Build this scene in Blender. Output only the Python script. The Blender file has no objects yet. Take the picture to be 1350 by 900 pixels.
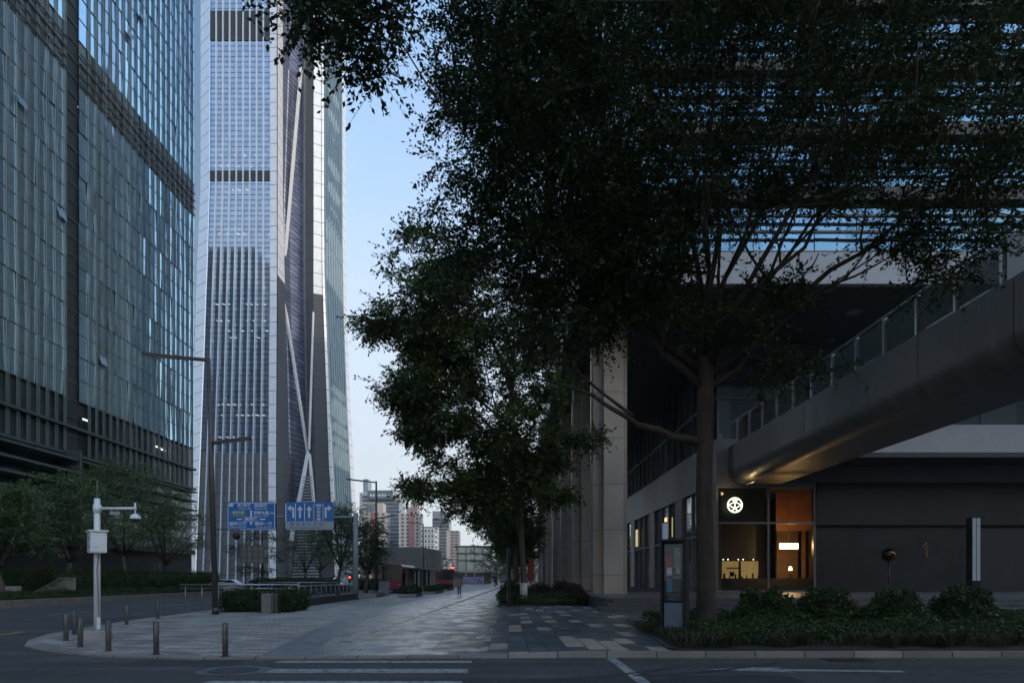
import bpy, math, random
import numpy as np
from mathutils import Vector, Matrix

R = math.radians
random.seed(7)
rng = np.random.default_rng(7)
scene = bpy.context.scene
col = scene.collection

CAMZ, F, VX, VY = 1.6, 900.0, 670.0, 762.0
def X(px, Y): return (px - VX) * Y / F
def Z(py, Y): return CAMZ + (VY - py) * Y / F

# ------------------------------------------------------------------ materials
def nt(m): return m.node_tree.nodes, m.node_tree.links

def mat(name, c, rough=.6, metal=0., spec=.5, var=.12, vs=1.5, bump=0., bs=30., emit=None, es=1., rv=.0, stretch=None):
    m = bpy.data.materials.new(name); m.use_nodes = True
    n, l = nt(m); b = n['Principled BSDF']
    b.inputs['Roughness'].default_value = rough
    b.inputs['Metallic'].default_value = metal
    b.inputs['Specular IOR Level'].default_value = spec
    b.inputs['Base Color'].default_value = (*c, 1)
    if var > 0 or bump > 0 or rv > 0:
        g = n.new('ShaderNodeNewGeometry')
        src = g.outputs['Position']
        if stretch:
            mp = n.new('ShaderNodeMapping'); mp.inputs['Scale'].default_value = stretch
            l.new(src, mp.inputs['Vector']); src = mp.outputs[0]
    if var > 0:
        t = n.new('ShaderNodeTexNoise'); t.inputs['Scale'].default_value = vs; t.inputs['Detail'].default_value = 6
        l.new(src, t.inputs['Vector'])
        r = n.new('ShaderNodeMapRange'); r.inputs['From Min'].default_value = .3; r.inputs['From Max'].default_value = .7
        r.inputs['To Min'].default_value = 1 - var; r.inputs['To Max'].default_value = 1 + var
        l.new(t.outputs['Fac'], r.inputs['Value'])
        x = n.new('ShaderNodeMix'); x.data_type = 'RGBA'; x.blend_type = 'MULTIPLY'; x.inputs['Factor'].default_value = 1
        x.inputs['A'].default_value = (*c, 1); l.new(r.outputs[0], x.inputs['B'])
        l.new(x.outputs['Result'], b.inputs['Base Color'])
        if rv > 0:
            r2 = n.new('ShaderNodeMapRange'); r2.inputs['From Min'].default_value = .35; r2.inputs['From Max'].default_value = .65
            r2.inputs['To Min'].default_value = rough - rv; r2.inputs['To Max'].default_value = rough + rv
            l.new(t.outputs['Fac'], r2.inputs['Value']); l.new(r2.outputs[0], b.inputs['Roughness'])
    if bump > 0:
        t2 = n.new('ShaderNodeTexNoise'); t2.inputs['Scale'].default_value = bs; t2.inputs['Detail'].default_value = 4
        l.new(src, t2.inputs['Vector'])
        bp = n.new('ShaderNodeBump'); bp.inputs['Strength'].default_value = bump; bp.inputs['Distance'].default_value = .02
        l.new(t2.outputs['Fac'], bp.inputs['Height']); l.new(bp.outputs[0], b.inputs['Normal'])
    if emit:
        b.inputs['Emission Color'].default_value = (*emit, 1); b.inputs['Emission Strength'].default_value = es
    return m

def panel_glass(name, c, metal=.7, rough=.05, pitch=(1.6, 1.6, 2.1), var=.35, warp=.0):
    """coated curtain wall glass, each pane a little different"""
    m = bpy.data.materials.new(name); m.use_nodes = True
    n, l = nt(m); b = n['Principled BSDF']
    b.inputs['Metallic'].default_value = metal; b.inputs['Roughness'].default_value = rough
    g = n.new('ShaderNodeNewGeometry')
    d = n.new('ShaderNodeVectorMath'); d.operation = 'DIVIDE'; d.inputs[1].default_value = pitch
    l.new(g.outputs['Position'], d.inputs[0])
    f = n.new('ShaderNodeVectorMath'); f.operation = 'FLOOR'; l.new(d.outputs[0], f.inputs[0])
    w = n.new('ShaderNodeTexWhiteNoise'); w.noise_dimensions = '3D'; l.new(f.outputs[0], w.inputs['Vector'])
    r = n.new('ShaderNodeMapRange'); r.inputs['To Min'].default_value = 1 - var; r.inputs['To Max'].default_value = 1 + var * .6
    l.new(w.outputs['Value'], r.inputs['Value'])
    x = n.new('ShaderNodeMix'); x.data_type = 'RGBA'; x.blend_type = 'MULTIPLY'; x.inputs['Factor'].default_value = 1
    x.inputs['A'].default_value = (*c, 1); l.new(r.outputs[0], x.inputs['B']); l.new(x.outputs['Result'], b.inputs['Base Color'])
    if warp > 0:
        t = n.new('ShaderNodeTexNoise'); t.inputs['Scale'].default_value = .45; t.inputs['Detail'].default_value = 1
        l.new(g.outputs['Position'], t.inputs['Vector'])
        bp = n.new('ShaderNodeBump'); bp.inputs['Strength'].default_value = warp; bp.inputs['Distance'].default_value = .05
        l.new(t.outputs['Fac'], bp.inputs['Height']); l.new(bp.outputs[0], b.inputs['Normal'])
    return m

def clear_glass(name, tint=(.8, .9, .9), ior=1.5, film=0.):
    m = bpy.data.materials.new(name); m.use_nodes = True
    n, l = nt(m); n.remove(n['Principled BSDF']); o = n['Material Output']
    fr = n.new('ShaderNodeFresnel'); fr.inputs['IOR'].default_value = ior
    tr = n.new('ShaderNodeBsdfTransparent'); tr.inputs['Color'].default_value = (*tint, 1)
    gl = n.new('ShaderNodeBsdfGlossy'); gl.inputs['Roughness'].default_value = .02
    mx = n.new('ShaderNodeMixShader'); l.new(fr.outputs[0], mx.inputs[0]); l.new(tr.outputs[0], mx.inputs[1]); l.new(gl.outputs[0], mx.inputs[2])
    if film:      # faint pale diffuse layer standing in for reflection on the panes
        df = n.new('ShaderNodeBsdfDiffuse'); df.inputs['Color'].default_value = (.6, .68, .7, 1)
        m2 = n.new('ShaderNodeMixShader'); m2.inputs[0].default_value = film; l.new(mx.outputs[0], m2.inputs[1]); l.new(df.outputs[0], m2.inputs[2]); mx = m2
    l.new(mx.outputs[0], o.inputs['Surface'])
    return m

def paving(name, stops, bw, bh, mortar, ms=.012, rough=(.3, .6), rot=0., bump=.25, offset=.5, spec=.5, stain=.25):
    """rectangular slabs; stops = list of (threshold, colour): each slab picks one"""
    m = bpy.data.materials.new(name); m.use_nodes = True
    n, l = nt(m); b = n['Principled BSDF']; b.inputs['Specular IOR Level'].default_value = spec
    g = n.new('ShaderNodeNewGeometry')
    mp = n.new('ShaderNodeMapping'); mp.inputs['Rotation'].default_value = (0, 0, rot); l.new(g.outputs['Position'], mp.inputs['Vector'])
    br = n.new('ShaderNodeTexBrick'); br.offset = offset
    br.inputs['Scale'].default_value = 1; br.inputs['Brick Width'].default_value = bw; br.inputs['Row Height'].default_value = bh
    br.inputs['Mortar Size'].default_value = ms; br.inputs['Mortar Smooth'].default_value = .2
    br.inputs['Color1'].default_value = (0, 0, 0, 1); br.inputs['Color2'].default_value = (1, 1, 1, 1); br.inputs['Mortar'].default_value = (.5, .5, .5, 1)
    l.new(mp.outputs[0], br.inputs['Vector'])
    cr = n.new('ShaderNodeValToRGB'); cr.color_ramp.interpolation = 'CONSTANT'
    e = cr.color_ramp.elements
    while len(e) < len(stops): e.new(.5)
    for k, (t, c) in enumerate(stops): e[k].position = t; e[k].color = (*c, 1)
    l.new(br.outputs['Color'], cr.inputs['Fac'])
    t = n.new('ShaderNodeTexNoise'); t.inputs['Scale'].default_value = .55; t.inputs['Detail'].default_value = 8; t.inputs['Roughness'].default_value = .65
    l.new(g.outputs['Position'], t.inputs['Vector'])
    r = n.new('ShaderNodeMapRange'); r.inputs['From Min'].default_value = .3; r.inputs['From Max'].default_value = .7
    r.inputs['To Min'].default_value = 1 - stain; r.inputs['To Max'].default_value = 1 + stain; l.new(t.outputs['Fac'], r.inputs['Value'])
    mu = n.new('ShaderNodeMix'); mu.data_type = 'RGBA'; mu.blend_type = 'MULTIPLY'; mu.inputs['Factor'].default_value = 1
    l.new(cr.outputs['Color'], mu.inputs['A']); l.new(r.outputs[0], mu.inputs['B'])
    mx = n.new('ShaderNodeMix'); mx.data_type = 'RGBA'; l.new(br.outputs['Fac'], mx.inputs['Factor'])
    l.new(mu.outputs['Result'], mx.inputs['A']); mx.inputs['B'].default_value = (*mortar, 1)
    l.new(mx.outputs['Result'], b.inputs['Base Color'])
    t3 = n.new('ShaderNodeTexNoise'); t3.inputs['Scale'].default_value = 1.3; t3.inputs['Detail'].default_value = 7
    l.new(g.outputs['Position'], t3.inputs['Vector'])
    r2 = n.new('ShaderNodeMapRange'); r2.inputs['From Min'].default_value = .35; r2.inputs['From Max'].default_value = .65
    r2.inputs['To Min'].default_value = rough[0]; r2.inputs['To Max'].default_value = rough[1]; l.new(t3.outputs['Fac'], r2.inputs['Value'])
    ra = n.new('ShaderNodeMath'); ra.operation = 'MULTIPLY_ADD'; ra.inputs[1].default_value = .14
    l.new(br.outputs['Color'], ra.inputs[0]); l.new(r2.outputs[0], ra.inputs[2])
    l.new(ra.outputs[0], b.inputs['Roughness'])
    t4 = n.new('ShaderNodeTexNoise'); t4.inputs['Scale'].default_value = 25; l.new(g.outputs['Position'], t4.inputs['Vector'])
    sb = n.new('ShaderNodeMath'); sb.operation = 'MULTIPLY_ADD'; sb.inputs[1].default_value = -1.5
    l.new(br.outputs['Fac'], sb.inputs[0]); l.new(t4.outputs['Fac'], sb.inputs[2])
    bp = n.new('ShaderNodeBump'); bp.inputs['Strength'].default_value = bump; bp.inputs['Distance'].default_value = .01
    l.new(sb.outputs[0], bp.inputs['Height']); l.new(bp.outputs[0], b.inputs['Normal'])
    return m

def joint_stone(name, c, zstep=2.65, zoff=0., w=.025, ystep=0., xstep=0., rough=.55, var=.12, metal=0.):
    """stone or metal cladding with thin dark joints every zstep metres"""
    m = mat(name, c, rough, var=var, vs=.8, bump=.1, bs=12, metal=metal)
    n, l = nt(m); b = n['Principled BSDF']
    g = n.new('ShaderNodeNewGeometry'); s = n.new('ShaderNodeSeparateXYZ'); l.new(g.outputs['Position'], s.inputs[0])
    def line(sock, step, off):
        a = n.new('ShaderNodeMath'); a.operation = 'ADD'; a.inputs[1].default_value = off; l.new(sock, a.inputs[0])
        q = n.new('ShaderNodeMath'); q.operation = 'FLOORED_MODULO'; q.inputs[1].default_value = step; l.new(a.outputs[0], q.inputs[0])
        k = n.new('ShaderNodeMath'); k.operation = 'LESS_THAN'; k.inputs[1].default_value = w; l.new(q.outputs[0], k.inputs[0])
        return k.outputs[0]
    fac = line(s.outputs['Z'], zstep, zoff)
    if ystep:
        f2 = line(s.outputs['Y'], ystep, .13); mxn = n.new('ShaderNodeMath'); mxn.operation = 'MAXIMUM'
        l.new(fac, mxn.inputs[0]); l.new(f2, mxn.inputs[1]); fac = mxn.outputs[0]
    if xstep:
        f2 = line(s.outputs['X'], xstep, .4); mxn = n.new('ShaderNodeMath'); mxn.operation = 'MAXIMUM'
        l.new(fac, mxn.inputs[0]); l.new(f2, mxn.inputs[1]); fac = mxn.outputs[0]
    old = b.inputs['Base Color'].links[0].from_socket if b.inputs['Base Color'].links else None
    mx = n.new('ShaderNodeMix'); mx.data_type = 'RGBA'; l.new(fac, mx.inputs['Factor'])
    if old: l.new(old, mx.inputs['A'])
    else: mx.inputs['A'].default_value = (*c, 1)
    mx.inputs['B'].default_value = (c[0] * .25, c[1] * .25, c[2] * .25, 1)
    l.new(mx.outputs['Result'], b.inputs['Base Color'])
    return m

def leaf_mat(name, c1, c2, trans=.25, rough=.45):
    m = bpy.data.materials.new(name); m.use_nodes = True
    n, l = nt(m); b = n['Principled BSDF']; o = n['Material Output']
    b.inputs['Roughness'].default_value = rough; b.inputs['Specular IOR Level'].default_value = .25
    g = n.new('ShaderNodeNewGeometry')
    t = n.new('ShaderNodeTexNoise'); t.inputs['Scale'].default_value = .9; t.inputs['Detail'].default_value = 3
    l.new(g.outputs['Position'], t.inputs['Vector'])
    a = n.new('ShaderNodeMath'); a.operation = 'MULTIPLY_ADD'; a.inputs[1].default_value = .45
    l.new(g.outputs['Random Per Island'], a.inputs[0]); l.new(t.outputs['Fac'], a.inputs[2])
    cr = n.new('ShaderNodeValToRGB'); e = cr.color_ramp.elements
    e[0].position = .4; e[0].color = (*c1, 1); e[1].position = 1.; e[1].color = (*c2, 1)
    l.new(a.outputs[0], cr.inputs['Fac']); l.new(cr.outputs['Color'], b.inputs['Base Color'])
    tr = n.new('ShaderNodeBsdfTranslucent'); l.new(cr.outputs['Color'], tr.inputs['Color'])
    mx = n.new('ShaderNodeMixShader'); mx.inputs[0].default_value = trans
    l.new(b.outputs[0], mx.inputs[1]); l.new(tr.outputs[0], mx.inputs[2]); l.new(mx.outputs[0], o.inputs['Surface'])
    return m

def emis(name, c, s):
    m = bpy.data.materials.new(name); m.use_nodes = True
    n, l = nt(m); b = n['Principled BSDF']; b.inputs['Base Color'].default_value = (*[min(.8, v) for v in c], 1)
    b.inputs['Emission Color'].default_value = (*c, 1); b.inputs['Emission Strength'].default_value = s
    return m

M = {}
M['asphalt'] = mat('asphalt', (.058, .056, .054), .75, var=.3, vs=.7, bump=.6, bs=90, rv=.1)
def wear(m):
    # worn wheel tracks along the carriageway, fine light aggregate and wandering hairline cracks
    n, l = nt(m); b = n['Principled BSDF']; g = n.new('ShaderNodeNewGeometry')
    mp = n.new('ShaderNodeMapping'); mp.inputs['Scale'].default_value = (.06, 1.1, 1); l.new(g.outputs['Position'], mp.inputs['Vector'])
    t = n.new('ShaderNodeTexNoise'); t.inputs['Scale'].default_value = 1.4; t.inputs['Detail'].default_value = 5; l.new(mp.outputs[0], t.inputs['Vector'])
    r = n.new('ShaderNodeMapRange'); r.inputs['From Min'].default_value = .35; r.inputs['From Max'].default_value = .65; r.inputs['To Min'].default_value = .72; r.inputs['To Max'].default_value = 1.2; l.new(t.outputs['Fac'], r.inputs['Value'])
    v = n.new('ShaderNodeTexVoronoi'); v.feature = 'DISTANCE_TO_EDGE'; v.inputs['Scale'].default_value = .28
    w = n.new('ShaderNodeTexNoise'); w.inputs['Scale'].default_value = 1.2; w.inputs['Detail'].default_value = 6; l.new(g.outputs['Position'], w.inputs['Vector'])
    ad = n.new('ShaderNodeVectorMath'); ad.operation = 'MULTIPLY_ADD'; ad.inputs[1].default_value = (1.6, 1.6, 0); l.new(w.outputs['Color'], ad.inputs[0]); l.new(g.outputs['Position'], ad.inputs[2]); l.new(ad.outputs[0], v.inputs['Vector'])
    c = n.new('ShaderNodeMapRange'); c.inputs['From Min'].default_value = 0; c.inputs['From Max'].default_value = .006; c.inputs['To Min'].default_value = .45; l.new(v.outputs['Distance'], c.inputs['Value'])
    s_ = n.new('ShaderNodeTexNoise'); s_.inputs['Scale'].default_value = 60; s_.inputs['Detail'].default_value = 2; l.new(g.outputs['Position'], s_.inputs['Vector'])
    a_ = n.new('ShaderNodeMapRange'); a_.inputs['From Min'].default_value = .3; a_.inputs['From Max'].default_value = .75; a_.inputs['To Min'].default_value = .75; a_.inputs['To Max'].default_value = 1.5; l.new(s_.outputs['Fac'], a_.inputs['Value'])
    m1 = n.new('ShaderNodeMath'); m1.operation = 'MULTIPLY'; l.new(r.outputs[0], m1.inputs[0]); l.new(c.outputs[0], m1.inputs[1])
    m2 = n.new('ShaderNodeMath'); m2.operation = 'MULTIPLY'; l.new(m1.outputs[0], m2.inputs[0]); l.new(a_.outputs[0], m2.inputs[1])
    x = n.new('ShaderNodeMix'); x.data_type = 'RGBA'; x.blend_type = 'MULTIPLY'; x.inputs['Factor'].default_value = 1
    l.new(b.inputs['Base Color'].links[0].from_socket, x.inputs['A']); l.new(m2.outputs[0], x.inputs['B']); l.new(x.outputs['Result'], b.inputs['Base Color'])
wear(M['asphalt'])
M['ground'] = mat('ground', (.09, .09, .09), .8, var=.2, vs=.1)
M['paint'] = mat('road_paint', (.27, .27, .265), .75, var=.6, vs=9)
wear(M['paint'])
M['yellow_paint'] = mat('yellow_paint', (.25, .18, .07), .7, var=.45, vs=5)
M['kerb'] = paving('kerb_stone', [(0, (.21, .19, .17)), (.35, (.26, .23, .205)), (.7, (.3, .265, .235))], 1.0, 5.0, (.05, .05, .05), ms=.015, rough=(.5, .7), offset=0)
M['pave_left'] = paving('grey_brown_setts', [(0, (.23, .20, .18)), (.25, (.31, .272, .245)), (.5, (.37, .325, .29)), (.78, (.44, .385, .34))], .6, .3, (.06, .056, .053), ms=.014, rough=(.42, .65), rot=.0, stain=.3)
M['pave_path'] = paving('blue_grey_slabs', [(0, (.10, .118, .135)), (.3, (.12, .138, .155)), (.6, (.14, .156, .17)), (.84, (.185, .15, .118)), (.93, (.225, .18, .14))], 1.3, .42, (.045, .048, .052), ms=.014, rough=(.15, .36), rot=R(90), stain=.28, spec=.8)
M['pave_right'] = paving('dark_slabs_with_pale_tiles', [(0, (.082, .094, .104)), (.35, (.098, .110, .120)), (.6, (.112, .123, .132)), (.77, (.42, .345, .275))], 1.35, .42, (.035, .037, .04), ms=.014, rough=(.22, .44), rot=R(90), stain=.22)
M['band'] = mat('dark_border_stone', (.11, .12, .13), .4, var=.25, vs=1.5, rv=.1)
M['dark_stone'] = mat('dark_stone', (.055, .057, .06), .55, var=.2, vs=2)
M['soil'] = mat('soil', (.035, .028, .02), .9, var=.4, vs=6, bump=.5)
M['bark'] = mat('bark', (.048, .035, .026), .85, var=.4, vs=5, bump=.9, bs=14, stretch=(1, 1, .35))
M['bark_grey'] = mat('pale_bark', (.10, .083, .068), .85, var=.35, vs=6, bump=.7, bs=14, stretch=(1, 1, .35))
M['whitewash'] = mat('whitewash', (.55, .55, .53), .8, var=.15, vs=5)
M['leaf'] = leaf_mat('leaf_dark', (.014, .030, .013), (.055, .085, .03), rough=.5)
M['leaf2'] = leaf_mat('leaf_mid', (.024, .052, .018), (.12, .17, .055))
M['leaf_far'] = leaf_mat('leaf_olive', (.06, .115, .045), (.145, .215, .085))
M['leaf_hedge'] = leaf_mat('leaf_hedge', (.018, .040, .014), (.06, .095, .028))
M['leaf_purple'] = leaf_mat('leaf_purple', (.035, .022, .026), (.09, .055, .055))
M['grass'] = leaf_mat('grass_blade', (.02, .028, .012), (.075, .075, .035))
M['steel_dark'] = mat('dark_steel', (.075, .072, .07), .4, metal=.6, var=.12, vs=3)
M['bollard'] = mat('bollard_steel', (.12, .125, .13), .38, metal=.7, var=.15, vs=5)
M['lamp_paint'] = mat('bronze_paint', (.10, .09, .085), .45, metal=.4, var=.1, vs=3)
M['white_paint'] = mat('pale_blue_white_paint', (.82, .86, .88), .35, var=.06, vs=3)
M['grey_paint'] = mat('grey_paint', (.28, .3, .32), .45, var=.1, vs=3)
M['column_black'] = mat('column_black', (.014, .014, .016), .6, spec=.25, var=.1)
M['black'] = mat('black', (.012, .012, .013), .4, var=0)
M['concrete'] = mat('concrete', (.3, .29, .275), .8, var=.2, vs=2, bump=.2)
M['sign_blue'] = mat('sign_blue', (.010, .16, .48), .4, var=.06, vs=3)
M['sign_white'] = mat('sign_white', (.75, .82, .9), .4, var=0)
M['sign_green'] = mat('sign_green', (.01, .16, .07), .4, var=0)
M['sign_yellow'] = mat('sign_line', (.42, .42, .36), .4, var=0)
M['sign_grey'] = mat('sign_grey', (.36, .42, .48), .4, var=.05)
M['steel'] = mat('brushed_steel', (.45, .46, .47), .3, metal=.8, var=.1, vs=4)
M['bin_stone'] = mat('bin_stone', (.2, .185, .175), .6, var=.12, vs=8)
M['rail_glass'] = clear_glass('balustrade_glass', (.66, .75, .77), 1.7, .13)
M['shop_glass'] = clear_glass('shop_glass', (.62, .66, .66), 1.38)

# ------------------------------------------------------------------ mesh helper
LOC = {}
class MB:
    def __init__(s): s.v = []; s.f = []; s.m = []; s.k = 0; s.smooth = []
    def add(s, vs, fs, sm=False):
        o = len(s.v); s.v += [tuple(p) for p in vs]
        for f in fs: s.f.append(tuple(i + o for i in f)); s.m.append(s.k); s.smooth.append(sm)
        return s
    def box(s, x0, x1, y0, y1, z0, z1):
        return s.add([(x0, y0, z0), (x1, y0, z0), (x1, y1, z0), (x0, y1, z0), (x0, y0, z1), (x1, y0, z1), (x1, y1, z1), (x0, y1, z1)],
                     [(0, 3, 2, 1), (4, 5, 6, 7), (0, 1, 5, 4), (1, 2, 6, 5), (2, 3, 7, 6), (3, 0, 4, 7)])
    def obox(s, c, sx, sy, sz, rz=0., ry=0., rx=0.):
        mt = Matrix.Translation(c) @ Matrix.Rotation(rz, 4, 'Z') @ Matrix.Rotation(ry, 4, 'Y') @ Matrix.Rotation(rx, 4, 'X')
        vs = [mt @ Vector((a * sx / 2, b * sy / 2, d * sz / 2)) for d in (-1, 1) for a, b in ((-1, -1), (1, -1), (1, 1), (-1, 1))]
        return s.add(vs, [(0, 3, 2, 1), (4, 5, 6, 7), (0, 1, 5, 4), (1, 2, 6, 5), (2, 3, 7, 6), (3, 0, 4, 7)])
    def beam(s, a, b, w, h, up=(0, 0, 1)):
        a, b = Vector(a), Vector(b); d = (b - a).normalized(); u = Vector(up)
        sd = d.cross(u).normalized() * (w / 2); uu = sd.cross(d).normalized() * (h / 2)
        vs = [p + i * sd + j * uu for p in (a, b) for i, j in ((-1, -1), (1, -1), (1, 1), (-1, 1))]
        return s.add(vs, [(0, 3, 2, 1), (4, 5, 6, 7), (0, 1, 5, 4), (1, 2, 6, 5), (2, 3, 7, 6), (3, 0, 4, 7)])
    def quad(s, a, b, c, d): return s.add([a, b, c, d], [(0, 1, 2, 3)])
    def prism(s, poly, z0, z1):
        n = len(poly)
        vs = [(x, y, z0) for x, y in poly] + [(x, y, z1) for x, y in poly]
        fs = [tuple(range(n - 1, -1, -1)), tuple(range(n, 2 * n))] + [(i, (i + 1) % n, n + (i + 1) % n, n + i) for i in range(n)]
        return s.add(vs, fs)
    def extr(s, poly, a, b, axis='y'):
        """poly in the x-z plane pushed along y (or y-z along x)"""
        n = len(poly)
        vs = [((p, a, q) if axis == 'y' else (a, p, q)) for p, q in poly] + [((p, b, q) if axis == 'y' else (b, p, q)) for p, q in poly]
        fs = [tuple(range(n)), tuple(range(2 * n - 1, n - 1, -1))] + [(i, n + i, n + (i + 1) % n, (i + 1) % n) for i in range(n)]
        return s.add(vs, fs)
    def tube(s, pts, rad, n=8, cap=True):
        pts = [Vector(p) for p in pts]
        if not hasattr(rad, '__len__'): rad = [rad] * len(pts)
        vs = []; ref = Vector((0, 0, 1))
        for i, p in enumerate(pts):
            d = (pts[min(i + 1, len(pts) - 1)] - pts[max(i - 1, 0)])
            if d.length < 1e-9: d = Vector((0, 0, 1))
            d.normalize()
            if abs(d.dot(ref)) > .95: ref = Vector((1, 0, 0)) if abs(d.x) < .9 else Vector((0, 1, 0))
            u = (ref - d * ref.dot(d)).normalized(); w = d.cross(u); ref = u if abs(d.z) > .3 else ref
            for k in range(n):
                a = 2 * math.pi * k / n
                vs.append(p + (u * math.cos(a) + w * math.sin(a)) * rad[i])
        fs = []
        for i in range(len(pts) - 1):
            for k in range(n):
                fs.append((i * n + k, i * n + (k + 1) % n, (i + 1) * n + (k + 1) % n, (i + 1) * n + k))
        s.add(vs, fs, True)
        if cap:
            o = len(s.v) - len(vs)
            for f in (tuple(range(n - 1, -1, -1)), tuple(range((len(pts) - 1) * n, len(pts) * n))):
                s.f.append(tuple(i + o for i in f)); s.m.append(s.k); s.smooth.append(False)
        return s
    def cyl(s, x, y, z0, z1, r0, r1=None, n=16):
        return s.tube([(x, y, z0), (x, y, z1)], [r0, r0 if r1 is None else r1], n)
    def sphere(s, c, r, n=12, m=8, zs=1., z0=-1., z1=1.):
        vs = []; fs = []
        for i in range(m + 1):
            t = z0 + (z1 - z0) * i / m; t = math.sin(math.asin(max(-1, min(1, z0))) + (math.asin(min(1, z1)) - math.asin(max(-1, z0))) * i / m)
            q = math.sqrt(max(0, 1 - t * t))
            for k in range(n):
                a = 2 * math.pi * k / n; vs.append((c[0] + r * q * math.cos(a), c[1] + r * q * math.sin(a), c[2] + r * zs * t))
        for i in range(m):
            for k in range(n): fs.append((i * n + k, i * n + (k + 1) % n, (i + 1) * n + (k + 1) % n, (i + 1) * n + k))
        return s.add(vs, fs, True)
    def build(s, name, mats, parent=None, bevel=0.):
        me = bpy.data.meshes.new(name)
        base = LOC.get(parent.name, (0, 0, 0)) if parent else (0, 0, 0)
        vs = [(p[0] - base[0], p[1] - base[1], p[2] - base[2]) for p in s.v]
        me.from_pydata(vs, [], s.f)
        if not isinstance(mats, (list, tuple)): mats = [mats]
        for q in mats: me.materials.append(q)
        me.polygons.foreach_set('material_index', s.m); me.polygons.foreach_set('use_smooth', s.smooth)
        me.update()
        o = bpy.data.objects.new(name, me); col.objects.link(o)
        if parent: o.parent = parent; LOC[o.name] = base
        else: LOC[o.name] = (0, 0, 0)
        if bevel:
            b = o.modifiers.new('edge', 'BEVEL'); b.width = bevel; b.segments = 2; b.limit_method = 'ANGLE'; b.angle_limit = R(50)
        return o

def tag(o, label=None, cat=None, group=None, kind=None):
    if label: o['label'] = label
    if cat: o['category'] = cat
    if group: o['group'] = group
    if kind: o['kind'] = kind
    return o
def thing(name, loc, label, cat, group=None):
    o = bpy.data.objects.new(name, None); o.location = loc; o.empty_display_size = .3; col.objects.link(o)
    LOC[o.name] = tuple(loc)
    return tag(o, label, cat, group)
def dup(src, loc, label=None, rz=0., scale=None, parent=None):
    c = src.copy(); col.objects.link(c)
    if parent is None:
        c.location = loc; c.rotation_euler = (0, 0, rz)
        if scale: c.scale = scale
        if label: c['label'] = label
    else: c.parent = parent
    for ch in list(src.children): dup(ch, None, parent=c)
    return c
def struct(o): o['kind'] = 'structure'; return o

# ------------------------------------------------------------------ foliage
def leaf_arrays(P, size, r, flat=.0, aspect=.48):
    """one pointed leaf per row of P"""
    n = len(P)
    d = r.normal(size=(n, 3)); d[:, 2] *= (1 - flat); d[:, 2] -= .25
    d /= np.linalg.norm(d, axis=1)[:, None] + 1e-9
    q = r.normal(size=(n, 3)); w = np.cross(d, q); w /= np.linalg.norm(w, axis=1)[:, None] + 1e-9
    s = size * r.uniform(.65, 1.35, n)[:, None]
    a = P - d * s * .5; t = P + d * s * .5; mid = P - d * s * .08
    nn = np.cross(d, w) * s * .06
    V = np.stack([a, mid + w * s * aspect * .5 + nn, t, mid - w * s * aspect * .5 + nn], 1).reshape(-1, 3)
    return V
def leaf_mesh(name, V, m, parent=None, extra=None):
    base = np.array(LOC.get(parent.name, (0, 0, 0)) if parent else (0, 0, 0), float)
    nq = len(V) // 4
    ev = np.zeros((0, 3)); ef = []
    if extra: ev = np.array(extra.v, float); ef = extra.f
    A = np.concatenate([V, ev]) - base
    me = bpy.data.meshes.new(name)
    me.vertices.add(len(A)); me.vertices.foreach_set('co', A.astype(np.float32).ravel())
    li = list(range(nq * 4)); ls = list(range(0, nq * 4, 4)); lt = [4] * nq
    for f in ef:
        ls.append(len(li)); lt.append(len(f)); li += [i + nq * 4 for i in f]
    me.loops.add(len(li)); me.loops.foreach_set('vertex_index', li)
    me.polygons.add(len(ls)); me.polygons.foreach_set('loop_start', ls); me.polygons.foreach_set('loop_total', lt)
    me.update(calc_edges=True); me.validate()
    me.materials.append(m)
    o = bpy.data.objects.new(name, me); col.objects.link(o)
    if parent: o.parent = parent; LOC[o.name] = tuple(base)
    else: LOC[o.name] = (0, 0, 0)
    return o
def ell_points(n, c, rad, r, shell=.55):
    d = r.normal(size=(n, 3)); d /= np.linalg.norm(d, axis=1)[:, None]
    t = r.uniform(shell ** 3, 1, n) ** (1 / 3)
    return np.array(c) + d * t[:, None] * np.array(rad)

def bez(a, b, c, n=6):
    a, b, c = np.array(a), np.array(b), np.array(c)
    t = np.linspace(0, 1, n)[:, None]
    return (1 - t) ** 2 * a + 2 * t * (1 - t) * b + t ** 2 * c

def grow(limbs, centers, r, mb, rb=.03, sag=.4, nseg=4, maxlen=4.5):
    """join every leaf cluster to the nearest limb point by a thin curved branch"""
    L = []; 
    for pts, rad in limbs:
        pts = np.array(pts, float)
        for i in range(len(pts) - 1):
            for t in np.linspace(0, 1, 5)[:-1]: L.append(pts[i] * (1 - t) + pts[i + 1] * t)
    L = np.array(L)
    order = np.argsort([np.min(np.linalg.norm(L - c, axis=1)) for c in centers])
    nodes = list(L)
    arr = np.array(nodes)
    for i in order:
        c = centers[i]
        dd = np.linalg.norm(arr - c, axis=1) + .9 * np.maximum(0, arr[:, 2] - c[2])
        j = int(np.argmin(dd)); s = arr[j]
        ln = np.linalg.norm(c - s)
        if ln < .15: continue
        mid = (s + c) / 2 + np.array([0, 0, sag * ln * .25]) + r.normal(size=3) * ln * .08
        p = bez(s, mid, c, nseg)
        r0 = rb * (1 if ln < 1.5 else 1.4)
        mb.tube(p, list(np.linspace(r0, rb * .35, nseg)), 4, cap=False)
        arr = np.concatenate([arr, p[1:]])

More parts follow.
